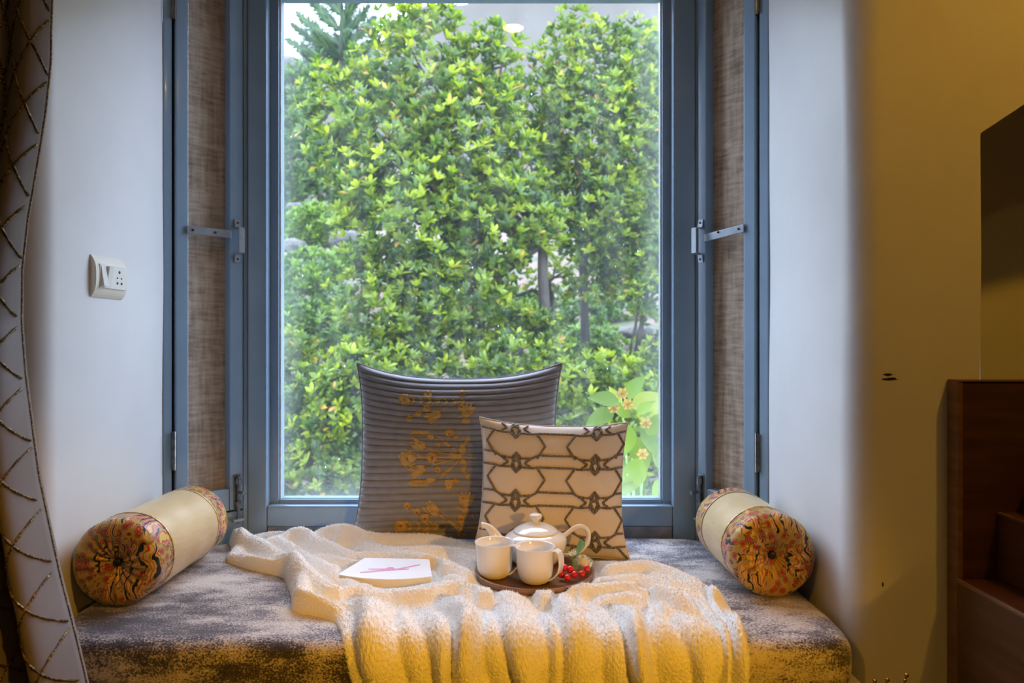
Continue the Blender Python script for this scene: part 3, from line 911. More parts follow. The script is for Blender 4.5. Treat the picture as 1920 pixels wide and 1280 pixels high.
# piping-like seam round the edge
tt = np.linspace(-1, 1, 60)
loop = [(a, -1) for a in tt] + [(1, a) for a in tt] + [(-a, 1) for a in tt] + [(-1, -a) for a in tt]
lp = np.array(loop)
pp = (SB(lp[:, 0], lp[:, 1], -1.0) + SB(lp[:, 0], lp[:, 1], 1.0)) / 2
MB().tube(pp.tolist(), 0.0028, 6).build('seam', 'greyfab', bc, smooth=True)

# embroidery: ribbons and petals laid on the cover, in image-like units of the cushion face
class Emb:
    def __init__(s, S, cx, cy, sx, sy):
        s.S = S; s.c = (cx, cy, sx, sy); s.V = []; s.F = []
    def put(s, pts, faces, off=0.0016):
        p = np.array(pts, float)
        V = on_surf(s.S, (p[:, 0] - s.c[0]) / s.c[2], (s.c[1] - p[:, 1]) / s.c[3], off)
        k = len(s.V); s.V.extend(V.tolist()); s.F.extend([tuple(i + k for i in f) for f in faces])
    def stroke(s, pts, w0, w1=None):
        w1 = w0 if w1 is None else w1
        p = np.array(pts, float)
        d = np.r_[0, np.cumsum(np.hypot(*np.diff(p, axis=0).T))]
        n = max(2, int(d[-1] / 2.0) + 1)
        t = np.linspace(0, d[-1], n)
        q = np.c_[np.interp(t, d, p[:, 0]), np.interp(t, d, p[:, 1])]
        g = np.gradient(q, axis=0); g /= np.linalg.norm(g, axis=1)[:, None] + 1e-9
        nn = np.c_[-g[:, 1], g[:, 0]]
        ww = np.linspace(w0, w1, n)[:, None] / 2
        s.put(np.concatenate([q - nn * ww, q + nn * ww]), [(i, i + 1, n + i + 1, n + i) for i in range(n - 1)])
    def petal(s, x, y, ang, L, wd, n=7):
        t = np.linspace(0, 1, n)
        ca, sa = math.cos(ang), math.sin(ang)
        L = L * 1.12; hw = wd * 1.2 / 2 * np.sin(PI * t ** 0.85)
        a = [(x + ca * L * q - sa * k_, y + sa * L * q + ca * k_) for q, k_ in zip(t, -hw)]
        b_ = [(x + ca * L * q - sa * k_, y + sa * L * q + ca * k_) for q, k_ in zip(t, hw)]
        s.put(a + b_, [(i, i + 1, n + i + 1, n + i) for i in range(n - 1)])
    def flower(s, x, y, r, n=9, w_=0.75):
        for k_ in range(n):
            s.petal(x, y, 2 * PI * k_ / n, r, r * w_)
    def build(s, name, m, par):
        return build(name, s.V, s.F, m, par)


cx_, cy_ = 858, 822
gold = Emb(SB, cx_, cy_, 196, 166); reds = Emb(SB, cx_, cy_, 196, 166)
def tulip(x, y, a):
    for q in (-0.28, -0.1, 0.08, 0.26):
        gold.petal(x, y, a + q, 34, 8)
    for q in (-0.5, 0.5): gold.petal(x, y, a + q, 22, 6)
    reds.flower(x + 2 * math.cos(a), y + 2 * math.sin(a), 2.6, 6)
def wheat(x, y, a):
    for k_ in range(7):
        bx_, by_ = x + math.cos(a) * k_ * 5, y + math.sin(a) * k_ * 5
        gold.petal(bx_, by_, a + 0.9, 8, 4); gold.petal(bx_, by_, a - 0.9, 8, 4)
    gold.petal(bx_, by_, a, 10, 4)
def motif(ox, oy, sy):
    """fan of stems from (ox, oy) opening to the left"""
    def st(x, y): return (ox + x, oy + y * sy)
    gold.stroke([st(0, 0), st(-95, 0)], 3.2, 2)
    for s__ in (1, -1):
        gold.stroke([st(0, -2 * s__), st(-40, -10 * s__), st(-70, -18 * s__)], 2.6, 1.8)
        gold.stroke([st(-2, -3 * s__), st(-30, -30 * s__), st(-45, -42 * s__), st(-65, -48 * s__)], 2.8, 1.8)
        gold.stroke([st(0, 0), st(-35, -6 * s__), st(-60, -8 * s__)], 2.4, 1.6)
        x, y = st(-70, -18 * s__); tulip(x, y, PI + 0.42 * s__ * sy)
        x, y = st(-65, -49 * s__); wheat(x, y, PI)
        x, y = st(-25, -52 * s__); gold.flower(x, y, 10, 8); reds.flower(x, y + 2, 2.3, 6)
        gold.stroke([st(-25, -50 * s__), st(-30, -30 * s__)], 1.8)
        x, y = st(-47, -24 * s__); gold.flower(x, y, 6, 7); reds.flower(x, y, 2, 6)
        x, y = st(-50, -42 * s__); gold.petal(x, y, PI + 0.1 * s__, 24, 9)
        for k_ in range(4):
            x, y = st(-22 - 4 * k_, -20 * s__ - 2.4 * k_ * s__); gold.petal(x, y, PI + 0.9 * s__ * sy, 9, 3)
            x, y = st(-12, -38 * s__); gold.petal(x, y, -PI / 2 * s__ * sy + (k_ - 1.5) * 0.45, 12, 3)
        x, y = st(2, -2 * s__); gold.petal(x, y, -PI / 2 * s__ * sy - 0.05, 26, 11)
        x, y = st(4, -24 * s__); gold.petal(x, y, -PI / 2 * s__ * sy + 0.5 * s__ * sy, 22, 7)
    x, y = st(-58, 0); gold.flower(x, y, 12, 9); reds.flower(x, y, 3, 6)
    x, y = st(-108, 3); gold.flower(x, y, 17, 11); reds.flower(x, y, 3, 6)
    for q in (-12, 12):
        x, y = st(-76, q * 0.3); gold.petal(x, y, PI + q * 0.05, 14, 4)
    gold.stroke([st(0, 0), st(30, 1)], 2.2)
motif(868, 830, 1.0)
# the half motifs above and below
def spray(ox, oy, sy):
    def st(x, y): return (ox + x, oy + y * sy)
    gold.stroke([st(-98, 0), st(30, 3)], 2.6)
    x, y = st(-112, -2); gold.flower(x, y, 13, 11); reds.flower(x, y, 2.6, 6)
    x, y = st(-40, -22); tulip(x, y, PI + 0.65 * sy)
    for (a_, b__, r_) in ((-68, -16, 9), (-84, -28, 7), (-103, -40, 7), (0, -14, 8), (-66, 14, 9), (0, 18, 7)):
        x, y = st(a_, b__); gold.flower(x, y, r_, 8); reds.flower(x, y, 2.2, 6)
    gold.stroke([st(-102, -40), st(-80, -24), st(-60, -10), st(-48, 0)], 2, 2)
    gold.stroke([st(-40, -22), st(-20, -8), st(0, 0)], 2.2)
    gold.stroke([st(-10, -38), st(20, -24), st(28, -10)], 2.5, 2.5)
    for k_ in range(7):
        x, y = st(-90 + 16 * k_, 0); gold.petal(x, y, PI - 0.7, 11, 4); gold.petal(x, y, PI + 0.7, 11, 4)
    x, y = st(10, -46)
    for q in range(5): gold.petal(x, y + 10 * sy, -PI / 2 * 1 + (q - 2) * 0.28, 30, 8)
    for q in range(4): gold.petal(x, y + 10 * sy, PI / 2 + (q - 1.5) * 0.35, 14, 7)
spray(866, 962, 1.0)
spray(866, 708, -1.0)
gold.build('embroidery', 'goldthread', bc)['label'] = 'gold embroidered flowers and stems'
rc_ = reds.build('flower_centres', 'redthread', bc); rc_['kind'] = 'stuff'

SW, SH = 0.392, 0.355
scu = thing('small_cushion', 'small beige cotton cushion with grey beaded star lattice in front of the grey one', 'cushion', (0.105, 1.775, ZT + 0.003))
SS = cushion_fn(SW, SH, 0.105, 0.075, 0.10, 0.10, (0.105, 1.770, ZT + 0.003), 0.06, 0, 0, 0.0, 0.035)
V, Fc = cushion_mesh(SS, 110, 110)
build('cover', V, Fc, 'beige', scu, smooth=True)
lpp = (SS(lp[:, 0], lp[:, 1], -1.0) + SS(lp[:, 0], lp[:, 1], 1.0)) / 2
MB().tube(lpp.tolist(), 0.002, 6).build('seam', 'beige', scu, smooth=True)
# beaded lattice: star rosettes joined by double cords and hexagon sides (units of the enlarged photograph)
mbc = MB()
def cordline(pts, r=0.0029):
    p = np.array(pts, float)
    d = np.r_[0, np.cumsum(np.hypot(*np.diff(p, axis=0).T))]
    n = max(3, int(d[-1] / 7))
    t = np.linspace(0, d[-1], n)
    x = np.interp(t, d, p[:, 0]); y = np.interp(t, d, p[:, 1])
    uu = (x - 1222) / 418; vv = (805 - y) / 398
    ok = (np.abs(uu) < 0.985) & (np.abs(vv) < 0.985)
    i = 0
    while i < n:
        if ok[i]:
            j = i
            while j < n and ok[j]: j += 1
            if j - i > 2:
                q = on_surf(SS, uu[i:j], vv[i:j], 0.0018)
                mbc.tube(q.tolist(), [r * (1.0 + 0.18 * math.sin(k_ * 2.1)) for k_ in range(j - i)], 5)
            i = j
        else:
            i += 1
for ri, sy in enumerate((430, 640, 868, 1096)):
    for sx in (540, 1003, 1466, 1930):
        g = lambda pts: [(sx + a, sy + b__) for a, b__ in pts]
        cordline(g([(-92, -28), (-30, -22), (0, -58), (30, -22), (92, -28), (48, 5), (92, 36), (30, 32), (0, 66), (-30, 32), (-92, 36), (-48, 5), (-92, -28)]))
        cordline(g([(0, -58), (22, 5), (0, 66), (-22, 5), (0, -58)]))
        cordline(g([(-30, -22), (22, 5), (30, 32)])); cordline(g([(30, -22), (-22, 5), (-30, 32)]))
        cordline(g([(92, -28), (128, -48), (335, -48), (371, -28)]))
        cordline(g([(92, 36), (130, 28), (333, 28), (371, 36)]))
        cordline(g([(118, 28), (168, 104), (120, 182)]))
        cordline(g([(345, 28), (292, 104), (343, 182)]))
mbc.build('beaded_cord', 'cord', scu, smooth=True)['label'] = 'grey beaded cord lattice'

# ------------------------------------------------------------------ bolsters
RB = 0.093
def bolster(name, label, F0, F1, seed):
    a = np.array([*F0, ZT + RB + 0.001]); b_ = np.array([*F1, ZT + RB + 0.001])
    ax = b_ - a; L = np.linalg.norm(ax); ax /= L
    sd = np.cross(ax, [0, 0, 1.0]); up = np.array([0, 0, 1.0])
    t = thing(name, label, 'bolster', (*((a + b_) / 2)[:2], ZT), 'pair of bolsters')
    nth = 96
    th = np.linspace(0, 2 * PI, nth, endpoint=False)
    def ring(prof, nm, m, pleat=None, phase=0):
        V = []
        for (s__, r, pl__) in prof:
            rr = r * (1 + 0.012 * np.sin(2 * th + seed) + 0.006 * np.sin(5 * th + s__ * 40 + seed))
            off = s__ + pl__ * np.abs(np.sin(9 * th + 0.8 * np.sin(3 * th + seed) + phase))
            zc = np.sin(th) * rr
            zc = np.maximum(zc, -RB + 0.001)
            V.append(a + ax * off[:, None] + sd * (np.cos(th) * rr)[:, None] + up * zc[:, None])
        return build(nm, np.concatenate(V), grid_faces(nth, len(prof), True), m, t, smooth=True)
    def cap(sgn, base):
        pr_ = []
        for r, dz, pl__ in ((0.002, -0.004, 0), (0.10, 0.000, 0.002), (0.22, 0.012, 0.006), (0.4, 0.021, 0.007), (0.6, 0.024, 0.006), (0.78, 0.022, 0.004), (0.9, 0.016, 0.002), (0.97, 0.008, 0.001), (1.0, 0.0, 0)):
            pr_.append((base - sgn * dz, RB * r, sgn * pl__))
        return pr_
    c0 = ring(cap(1, 0.025), 'end_panel', 'print'); c0['label'] = 'pleated gold and red silk print end'
    ring(cap(-1, L - 0.025), 'end_panel', 'print', 1.0)
    ring([(0.025, RB, 0), (0.035, RB * 1.005, 0), (0.078, RB * 1.005, 0)], 'print_band', 'printpink')
    ring([(L - 0.078, RB * 1.005, 0), (L - 0.035, RB * 1.005, 0), (L - 0.025, RB, 0)], 'print_band', 'printpink')
    ring([(s__, RB * (1 + 0.006 * math.sin(s__ * 70)), 0) for s__ in np.linspace(0.078, L - 0.078, 24)], 'body', 'satin')
    for s__ in (0.078, L - 0.078):
        ring([(s__ - 0.002, RB * 1.004, 0), (s__ - 0.002, RB * 1.022, 0), (s__ + 0.002, RB * 1.022, 0), (s__ + 0.002, RB * 1.004, 0)], 'trim', 'goldtrim')
    # gathered centre of the front end
    V = MB().lathe([(1e-4, 0.003), (0.005, 0.003), (0.008, 0.005), (0.0095, 0.010)], n=20).V
    V = np.array(V)
    build('button', a + sd * V[:, :1] + up * V[:, 1:2] + ax * (V[:, 2:3] + 0.017), MB().lathe([(1, 0), (1, 0), (1, 0), (1, 0)], n=20).F, 'black', t, smooth=True)
    return t


bolster('bolster_pillow', 'beige bolster with red and gold ends on the left, beside the curtain', (-0.838, 1.425), (-0.836, 1.805), 1.0)
bolster('bolster_pillow', 'beige bolster with red and gold ends on the right, beside the yellow wall', (0.572, 1.475), (0.566, 1.785), 2.3)

# ------------------------------------------------------------------ tray and tea things
ZTR = ZT + 0.020
tr_ = MB()
tr_.lathe([(1e-4, 0), (0.125, 0), (0.136, 0.004), (0.139, 0.014), (0.137, 0.0165), (0.133, 0.0165), (0.129, 0.008), (1e-4, 0.008)], (*TRAY, ZTR), 64)
o = tr_.build('serving_tray', 'tray', smooth=True, org=(*TRAY, ZTR))
tag(o, 'round dark wooden tray under the tea set', 'tray')
ZS = ZTR + 0.0083
TP = (0.057, 1.655)
tp = thing('teapot', 'white china teapot with small floral decal on the wooden tray', 'teapot', (*TP, ZS))
prof = [(1e-4, 0.002), (0.046, 0.002), (0.048, 0), (0.052, 0.002), (0.061, 0.010), (0.069, 0.024), (0.0745, 0.040), (0.0765, 0.052), (0.074, 0.061), (0.066, 0.068), (0.056, 0.0735), (0.050, 0.0755), (0.046, 0.0745)]
MB().lathe(prof, (*TP, ZS), 56).build('body', 'china', tp, smooth=True)
lid = MB().lathe([(0.0535, 0.0745), (0.0545, 0.0765), (0.052, 0.0785), (0.040, 0.0865), (0.024, 0.0925), (0.012, 0.0945), (1e-4, 0.095)], (*TP, ZS), 48).build('lid', 'china', tp, smooth=True)
MB().lathe([(0.009, 0.0935), (0.0075, 0.099), (0.009, 0.103), (0.0155, 0.1085), (0.0165, 0.113), (0.013, 0.1165), (0.006, 0.118), (1e-4, 0.1182)], (*TP, ZS), 28).build('knob', 'china', lid, smooth=True)
def bez(p, n=16):
    p = [np.array(q, float) for q in p]
    o_ = []
    for t in np.linspace(0, 1, n):
        q = p
        while len(q) > 1: q = [a * (1 - t) + b_ * t for a, b_ in zip(q[:-1], q[1:])]
        o_.append(tuple(q[0]))
    return o_
sp = bez([(TP[0] - 0.060, TP[1], ZS + 0.030), (TP[0] - 0.098, TP[1] - 0.002, ZS + 0.034), (TP[0] - 0.096, TP[1] - 0.004, ZS + 0.086), (TP[0] - 0.118, TP[1] - 0.005, ZS + 0.092), (TP[0] - 0.131, TP[1] - 0.006, ZS + 0.090)], 18)
MB().tube(sp, list(np.linspace(0.021, 0.0075, 14)) + [0.0072, 0.0072, 0.0076, 0.008], 16).build('spout', 'china', tp, smooth=True)
hd = bez([(TP[0] + 0.066, TP[1], ZS + 0.064), (TP[0] + 0.090, TP[1], ZS + 0.068), (TP[0] + 0.085, TP[1], ZS + 0.102), (TP[0] + 0.150, TP[1], ZS + 0.112), (TP[0] + 0.150, TP[1], ZS + 0.050), (TP[0] + 0.120, TP[1], ZS + 0.010), (TP[0] + 0.060, TP[1], ZS + 0.016)], 26)
MB().tube(hd, 0.0058, 12).build('handle', 'china', tp, smooth=True)
# decal: little rose and sprig on the belly
def decal(m, pts, nm):
    mb = MB()
    for (dx, z, r) in pts:
        V = []; n = 8
        for k_ in range(n):
            a = 2 * PI * k_ / n
            zz = z + r * math.sin(a); xx = dx + r * math.cos(a)
            rad = float(np.interp(zz, [q[1] for q in prof[2:12]], [q[0] for q in prof[2:12]])) + 0.0005
            V.append((TP[0] + xx, TP[1] - math.sqrt(max(rad ** 2 - xx ** 2, 1e-6)), ZS + zz))
        mb.add(V, [tuple(range(n))])
    mb.build(nm, m, tp)
decal('pink', [(0.016, 0.052, 0.0052), (0.012, 0.050, 0.003)], 'rose_decal')
decal('gilt', [(0.000, 0.058, 0.004), (0.004, 0.053, 0.003), (-0.003, 0.053, 0.003), (0.002, 0.063, 0.0025)], 'sprig_decal')

def cup(label, cx, cy, rot):
    t = thing('teacup', label, 'cup', (cx, cy, ZS), 'white teacups on the tray')
    pr_ = [(1e-4, 0.002), (0.026, 0.002), (0.027, 0.0), (0.030, 0.002), (0.0355, 0.008), (0.0395, 0.020), (0.0415, 0.040), (0.0425, 0.060), (0.0445, 0.0765), (0.0450, 0.0785), (0.0440, 0.0788), (0.0425, 0.076), (0.0405, 0.058), (0.0395, 0.040), (0.037, 0.020), (0.031, 0.009), (1e-4, 0.006)]
    MB().lathe(pr_, (cx, cy, ZS), 48).build('bowl', 'china', t, smooth=True)
    # broad folded strap handle: leaves the rim, kinks outwards, sweeps in to the foot
    ca, sa = math.cos(rot), math.sin(rot)
    path = [(0.040, 0.074), (0.052, 0.0775), (0.060, 0.073), (0.064, 0.060), (0.065, 0.045), (0.061, 0.030), (0.052, 0.018), (0.040, 0.009), (0.034, 0.0075)]
    mb = MB(); hw = 0.0125; th_ = 0.0035
    V = []
    for i, (r, z) in enumerate(path):
        d = np.array(path[min(i + 1, len(path) - 1)]) - np.array(path[max(i - 1, 0)]); d = d / np.linalg.norm(d)
        n_ = np.array([-d[1], d[0]])
        wd = hw * (0.75 + 0.35 * math.sin(PI * i / (len(path) - 1)))
        for (s__, q) in ((-1, 0), (1, 0), (1, 1), (-1, 1)):
            rr = r - n_[0] * th_ * q; zz = z - n_[1] * th_ * q
            V.append((cx + rr * ca - s__ * wd * sa, cy + rr * sa + s__ * wd * ca, ZS + zz))
    Fc = []
    for i in range(len(path) - 1):
        for k_ in range(4): Fc.append((i * 4 + k_, i * 4 + (k_ + 1) % 4, i * 4 + 4 + (k_ + 1) % 4, i * 4 + 4 + k_))
    Fc += [(3, 2, 1, 0), tuple(len(V) - 4 + q for q in range(4))]
    mb.add(V, Fc).build('handle', 'china', t, bevel=0.0012)
cup('white china cup on the left of the tray, next to the teapot spout', -0.040, 1.556, -0.35)
cup('white china cup on the right of the tray, in front of the teapot', 0.0515, 1.522, -0.45)

# berry sprig
bs = thing('berry_sprig', 'artificial red berry sprig with bristly white flower on the tray', 'sprig', (0.135, 1.545, ZS))
root = (0.150, 1.545, ZS + 0.008)
bpos = [(1059, 1064, 1.535), (1069, 1067, 1.53), (1053, 1077, 1.53), (1064, 1083, 1.515), (1077, 1077, 1.52), (1091, 1076, 1.525), (1100, 1065, 1.53)]
for (px, py, Yq) in bpos:
    c = P(px, py, Yq); c[2] = max(c[2], ZS + 0.0075)
    bo = MB().ball(c, 0.0078, 14).build('berry', 'red', bs, smooth=True)
    MB().tube([c + np.array([0.002, 0.002, 0.0]), (np.array(root) + c) / 2 + np.array([0, 0, 0.004]), root], 0.0009, 5).build('stalk', 'red', bo)
st_top = P(1073, 1043, 1.56)
MB().tube([root, (root[0] - 0.010, root[1] + 0.006, root[2] + 0.012), st_top], 0.0018, 6).build('stem', 'stem', bs)
mb = MB()
for k_ in range(34):
    a = rng.uniform(0, 2 * PI); q = rng.uniform(0.2, 1.25)
    d = np.array([math.cos(a) * math.sin(q), math.sin(a) * math.sin(q), math.cos(q)])
    mb.tube([st_top, st_top + d * rng.uniform(0.012, 0.018)], [0.0011, 0.0004], 4)
mb.build('bristle_flower', 'bristle', bs)
for k_ in range(12):
    f_ = k_ / 12; a = k_ * 2.4
    p_ = np.array(root) * (1 - f_) + st_top * f_
    d = np.array([math.cos(a) * 0.8, math.sin(a) * 0.8, 0.6])
    q_ = p_ + d * 0.014
    s__ = np.cross(d, [0, 0, 1]); s__ /= np.linalg.norm(s__)
    m_ = p_ + d * 0.007
    MB().add([p_, m_ + s__ * 0.0022, q_, m_ - s__ * 0.0022, m_ + np.array([0, 0, 0.0008])], [(0, 1, 4), (1, 2, 4), (2, 3, 4), (3, 0, 4)]).build('leaf', 'stem', bs)
# teal leaf
b0 = P(1082, 1040, 1.565); b1 = P(1088, 1010, 1.57)
V = []; n = 9
for i in range(n):
    t = i / (n - 1); c = b0 * (1 - t) + b1 * t + np.array([0.006 * math.sin(PI * t), 0.006 * math.sin(PI * t), 0])
    wd = 0.0105 * math.sin(PI * (0.06 + 0.94 * t) ** 0.8)
    V += [c + np.array([-wd, 0.003, -wd * 0.35]), c + np.array([0, -0.001, 0]), c + np.array([wd, 0.003, wd * 0.35])]
build('teal_leaf', V, [(i * 3 + k_, i * 3 + k_ + 1, i * 3 + k_ + 4, i * 3 + k_ + 3) for i in range(n - 1) for k_ in (0, 1)], 'teal', bs, smooth=True)
# cream rose
rc = np.array([0.163, 1.575, ZS + 0.024])
rs = thing('fabric_rose', 'cream fabric rosebud lying beside the red berries', 'flower', (rc[0], rc[1], ZS))
for k_ in range(9):
    a0 = k_ * 2.4; rr = 0.006 + 0.0017 * k_
    V = []
    for i in range(7):
        t = i / 6
        for j in range(7):
            a = a0 + (j / 6 - 0.5) * 2.6
            r = rr * (0.35 + 0.75 * math.sin(PI * min(t, 0.75) * 0.66)) + (0.002 * t ** 3)
            V.append(rc + np.array([r * math.cos(a), r * math.sin(a), -0.021 + t * (0.038 - 0.0014 * k_)]))
    build('petal', V, grid_faces(7, 7).tolist(), 'petal', rs, smooth=True)

# booklet with pink ribbon print
bk = thing('booklet', 'white booklet with a pink ribbon bow on its cover lying on the blanket', 'book', (*BOOK, ZTR))
bang = -0.06
def BKp(a, b_, z):
    f_ = min(max(0.5 - b_ / 0.116, 0), 1)
    y = b_ - 0.016 * (1 - (a / 0.105) ** 2) * f_
    zz = z - 0.003 * (1 - (a / 0.105) ** 2) * f_
    return (BOOK[0] + a * math.cos(bang) - y * math.sin(bang), BOOK[1] + a * math.sin(bang) + y * math.cos(bang), ZTR + 0.002 + zz)
def slab(z0, z1, ax_, by_, n=20, sk=0.0):
    mb = MB(); xs_ = np.linspace(-ax_, ax_, n)
    V = [BKp(x * (0.74 if b_ > 0 else 1.0), b_, z) for z in (z0, z1) for b_ in (-by_, by_) for x in xs_]
    q = lambda i, j, k_: i * 2 * n + j * n + k_
    Fc = []
    for k_ in range(n - 1):
        Fc += [(q(0, 0, k_), q(0, 1, k_), q(0, 1, k_ + 1), q(0, 0, k_ + 1)), (q(1, 0, k_), q(1, 0, k_ + 1), q(1, 1, k_ + 1), q(1, 1, k_)),
               (q(0, 0, k_), q(0, 0, k_ + 1), q(1, 0, k_ + 1), q(1, 0, k_)), (q(0, 1, k_), q(1, 1, k_), q(1, 1, k_ + 1), q(0, 1, k_ + 1))]
    Fc += [(q(0, 0, 0), q(1, 0, 0), q(1, 1, 0), q(0, 1, 0)), (q(0, 0, n - 1), q(0, 1, n - 1), q(1, 1, n - 1), q(1, 0, n - 1))]
    return mb.add(V, Fc)
slab(0, 0.0012, 0.105, 0.058).build('back_cover', 'cover', bk)
slab(0.0012, 0.0185, 0.1035, 0.0565).build('page_block', 'pages', bk)
cv = slab(0.0185, 0.0200, 0.106, 0.059).build('front_cover', 'cover', bk)
def bow(pts):
    V = [BKp(a, b_, 0.0203) for a, b_ in pts]
    return V
for pts in ([(-0.062, -0.030), (-0.005, -0.006), (0.004, -0.012), (-0.060, -0.036)], [(-0.050, -0.008), (-0.006, -0.002), (-0.006, -0.009), (-0.048, -0.013)],
            [(0.006, -0.008), (0.062, 0.024), (0.066, 0.018), (0.008, -0.014)], [(0.006, -0.002), (0.044, -0.002), (0.044, -0.008), (0.006, -0.010)]):
    MB().add(bow(pts), [(0, 1, 2, 3)]).build('ribbon_print', 'pink', cv)
MB().add(bow([(0.010 * math.cos(a), -0.004 + 0.011 * math.sin(a)) for a in np.linspace(0, 2 * PI, 12, endpoint=False)]), [tuple(range(12))]).build('ribbon_knot', 'pink', cv)

# ------------------------------------------------------------------ switch plate on the left reveal
zc_ = P(196, 523, 1.60)[2]
yA = abs(XL) * F / (960 - 167); yB = abs(XL) * F / (960 - 226)
zh_ = 0.5 * 79 * yA / F
sw = thing('switch_plate', 'ivory switch and socket plate on the white reveal wall', 'switch', (XL, (yA + yB) / 2, zc_ - zh_))
mb = MB()
n = 14; V = []
for i in range(n + 1):
    a = PI * i / n
    zz = zc_ - zh_ * math.cos(a) if False else zc_ - zh_ + 2 * zh_ * i / n
    q = (i / n - 0.5) * 2
    xx = XL + 0.004 + 0.012 * (1 - abs(q) ** 3.2)
    V += [(XL + 0.0, yA, zz), (xx, yA, zz), (xx, yB, zz), (XL + 0.0, yB, zz)]
Fc = []
for i in range(n):
    for k_ in range(3): Fc.append((i * 4 + k_, i * 4 + k_ + 1, i * 4 + 4 + k_ + 1, i * 4 + 4 + k_))
Fc += [(0, 1, 2, 3), (n * 4 + 3, n * 4 + 2, n * 4 + 1, n * 4)]
mb.add(V, Fc).build('plate', 'plastic', sw)
dy = yB - yA
xf = XL + 0.0158
def spot(a, z):  # a fraction along plate, z fraction
    return yA + dy * a, zc_ + zh_ * z
MB().box(xf - 0.002, xf + 0.0012, yA + dy * 0.10, yA + dy * 0.92, zc_ - zh_ * 0.55, zc_ + zh_ * 0.60).build('module_panel', 'plastic2', sw, bevel=0.0008)
for a in (0.20, 0.37):
    y_, _ = spot(a, 0)
    s__ = 1 if a < 0.3 else -1
    rk = MB().add([(xf + 0.001, y_ - dy * 0.07, zc_ - zh_ * 0.48), (xf + 0.001, y_ + dy * 0.07, zc_ - zh_ * 0.48), (xf + 0.001, y_ + dy * 0.07, zc_ + zh_ * 0.52), (xf + 0.001, y_ - dy * 0.07, zc_ + zh_ * 0.52),
                   (xf + (0.009 if s__ > 0 else 0.002), y_ - dy * 0.07, zc_ - zh_ * 0.48 * (1)), (xf + (0.009 if s__ > 0 else 0.002), y_ + dy * 0.07, zc_ - zh_ * 0.48), (xf + (0.002 if s__ > 0 else 0.009), y_ + dy * 0.07, zc_ + zh_ * 0.52), (xf + (0.002 if s__ > 0 else 0.009), y_ - dy * 0.07, zc_ + zh_ * 0.52)],
                  [(0, 3, 2, 1), (4, 5, 6, 7), (0, 1, 5, 4), (1, 2, 6, 5), (2, 3, 7, 6), (3, 0, 4, 7)])
    rk.build('rocker', 'plastic2', sw)
for (a, z, r) in ((0.72, 0.32, 0.0034), (0.65, 0.02, 0.0022), (0.79, 0.02, 0.0022), (0.65, -0.24, 0.0032), (0.79, -0.24, 0.0032)):
    y_, z_ = spot(a, z)
    MB().lathe([(1e-4, 0.0016), (r, 0.0016), (r, 0)], n=12, f=lambda x, y, zz: (xf + 0.0002 + zz, y_ + x, z_ + y)).build('socket_hole', 'hole', sw)

# ------------------------------------------------------------------ curtain
prof_r = np.array([[-0.35, 118], [0, 104], [100, 101], [200, 89], [300, 73], [400, 56], [500, 46], [600, 46], [700, 57], [800, 72], [900, 84], [1000, 102], [1100, 120], [1200, 142], [1280, 158], [1500, 200]])
prof_r[0, 0] = -350
YCU = 1.16
ns, nz_ = 150, 200
zz = np.linspace(2.32, 0.14, nz_)
pyc = 640 - (zz - HC) / YCU * F
xr_ = (np.interp(pyc, prof_r[:, 0], prof_r[:, 1]) - 960) / F * YCU
wdt = np.interp(zz, [0.14, 0.7, 1.1, 1.5, 2.3], [0.46, 0.40, 0.33, 0.37, 0.48])
s_c = np.linspace(0, 1, ns)
def curt(s, z_i):
    """s from the window edge (0) to the outer edge (1)"""
    x0 = np.interp(z_i, zz[::-1], xr_[::-1]); w_ = np.interp(z_i, zz[::-1], wdt[::-1])
    tw = np.interp(z_i, [0.14, 0.7, 1.15, 1.6, 2.3], [0.0, 0.30, 0.5, 0.16, 0.05])
    ph = 2 * PI * (4.4 * s + 0.15 * tw)
    amp = np.interp(z_i, [0.14, 0.9, 1.15, 1.5, 2.3], [0.062, 0.052, 0.026, 0.017, 0.017])
    x0 = x0 - np.interp(z_i, [0.1, 1.1, 2.3], [0.034, 0.035, 0.013])
    lead = np.exp(-s / 0.045)
    x = x0 - w_ * s + 0.018 * (1 - lead) * np.sin(ph + 0.8) * np.interp(z_i, [0.1, 1.0, 2.3], [0.8, 0.5, 0.2])
    y = YCU + 0.035 * lead * np.interp(z_i, [0.1, 1.1, 1.6, 2.3], [1.8, 1.8, 0.8, 0.4]) - amp * np.sin(ph) + 0.006 * np.sin(9 * s + 5 * z_i)
    return np.stack([x, y, z_i + 0 * s], -1)
S2, Z2 = np.meshgrid(s_c, zz)
Vc = curt(S2, Z2)
cu = thing('curtain', 'taupe satin curtain with beaded diamond lattice hanging at the left', 'curtain', (-0.95, YCU, 0.14))
co_ = build('panel', Vc.reshape(-1, 3), grid_faces(ns, nz_), 'curtain', cu, smooth=True)
sd_ = co_.modifiers.new('thick', 'SOLIDIFY'); sd_.thickness = 0.002; sd_.offset = 0
mb = MB()
cw, ch = 0.089, 0.106           # diamond width (in s) and height
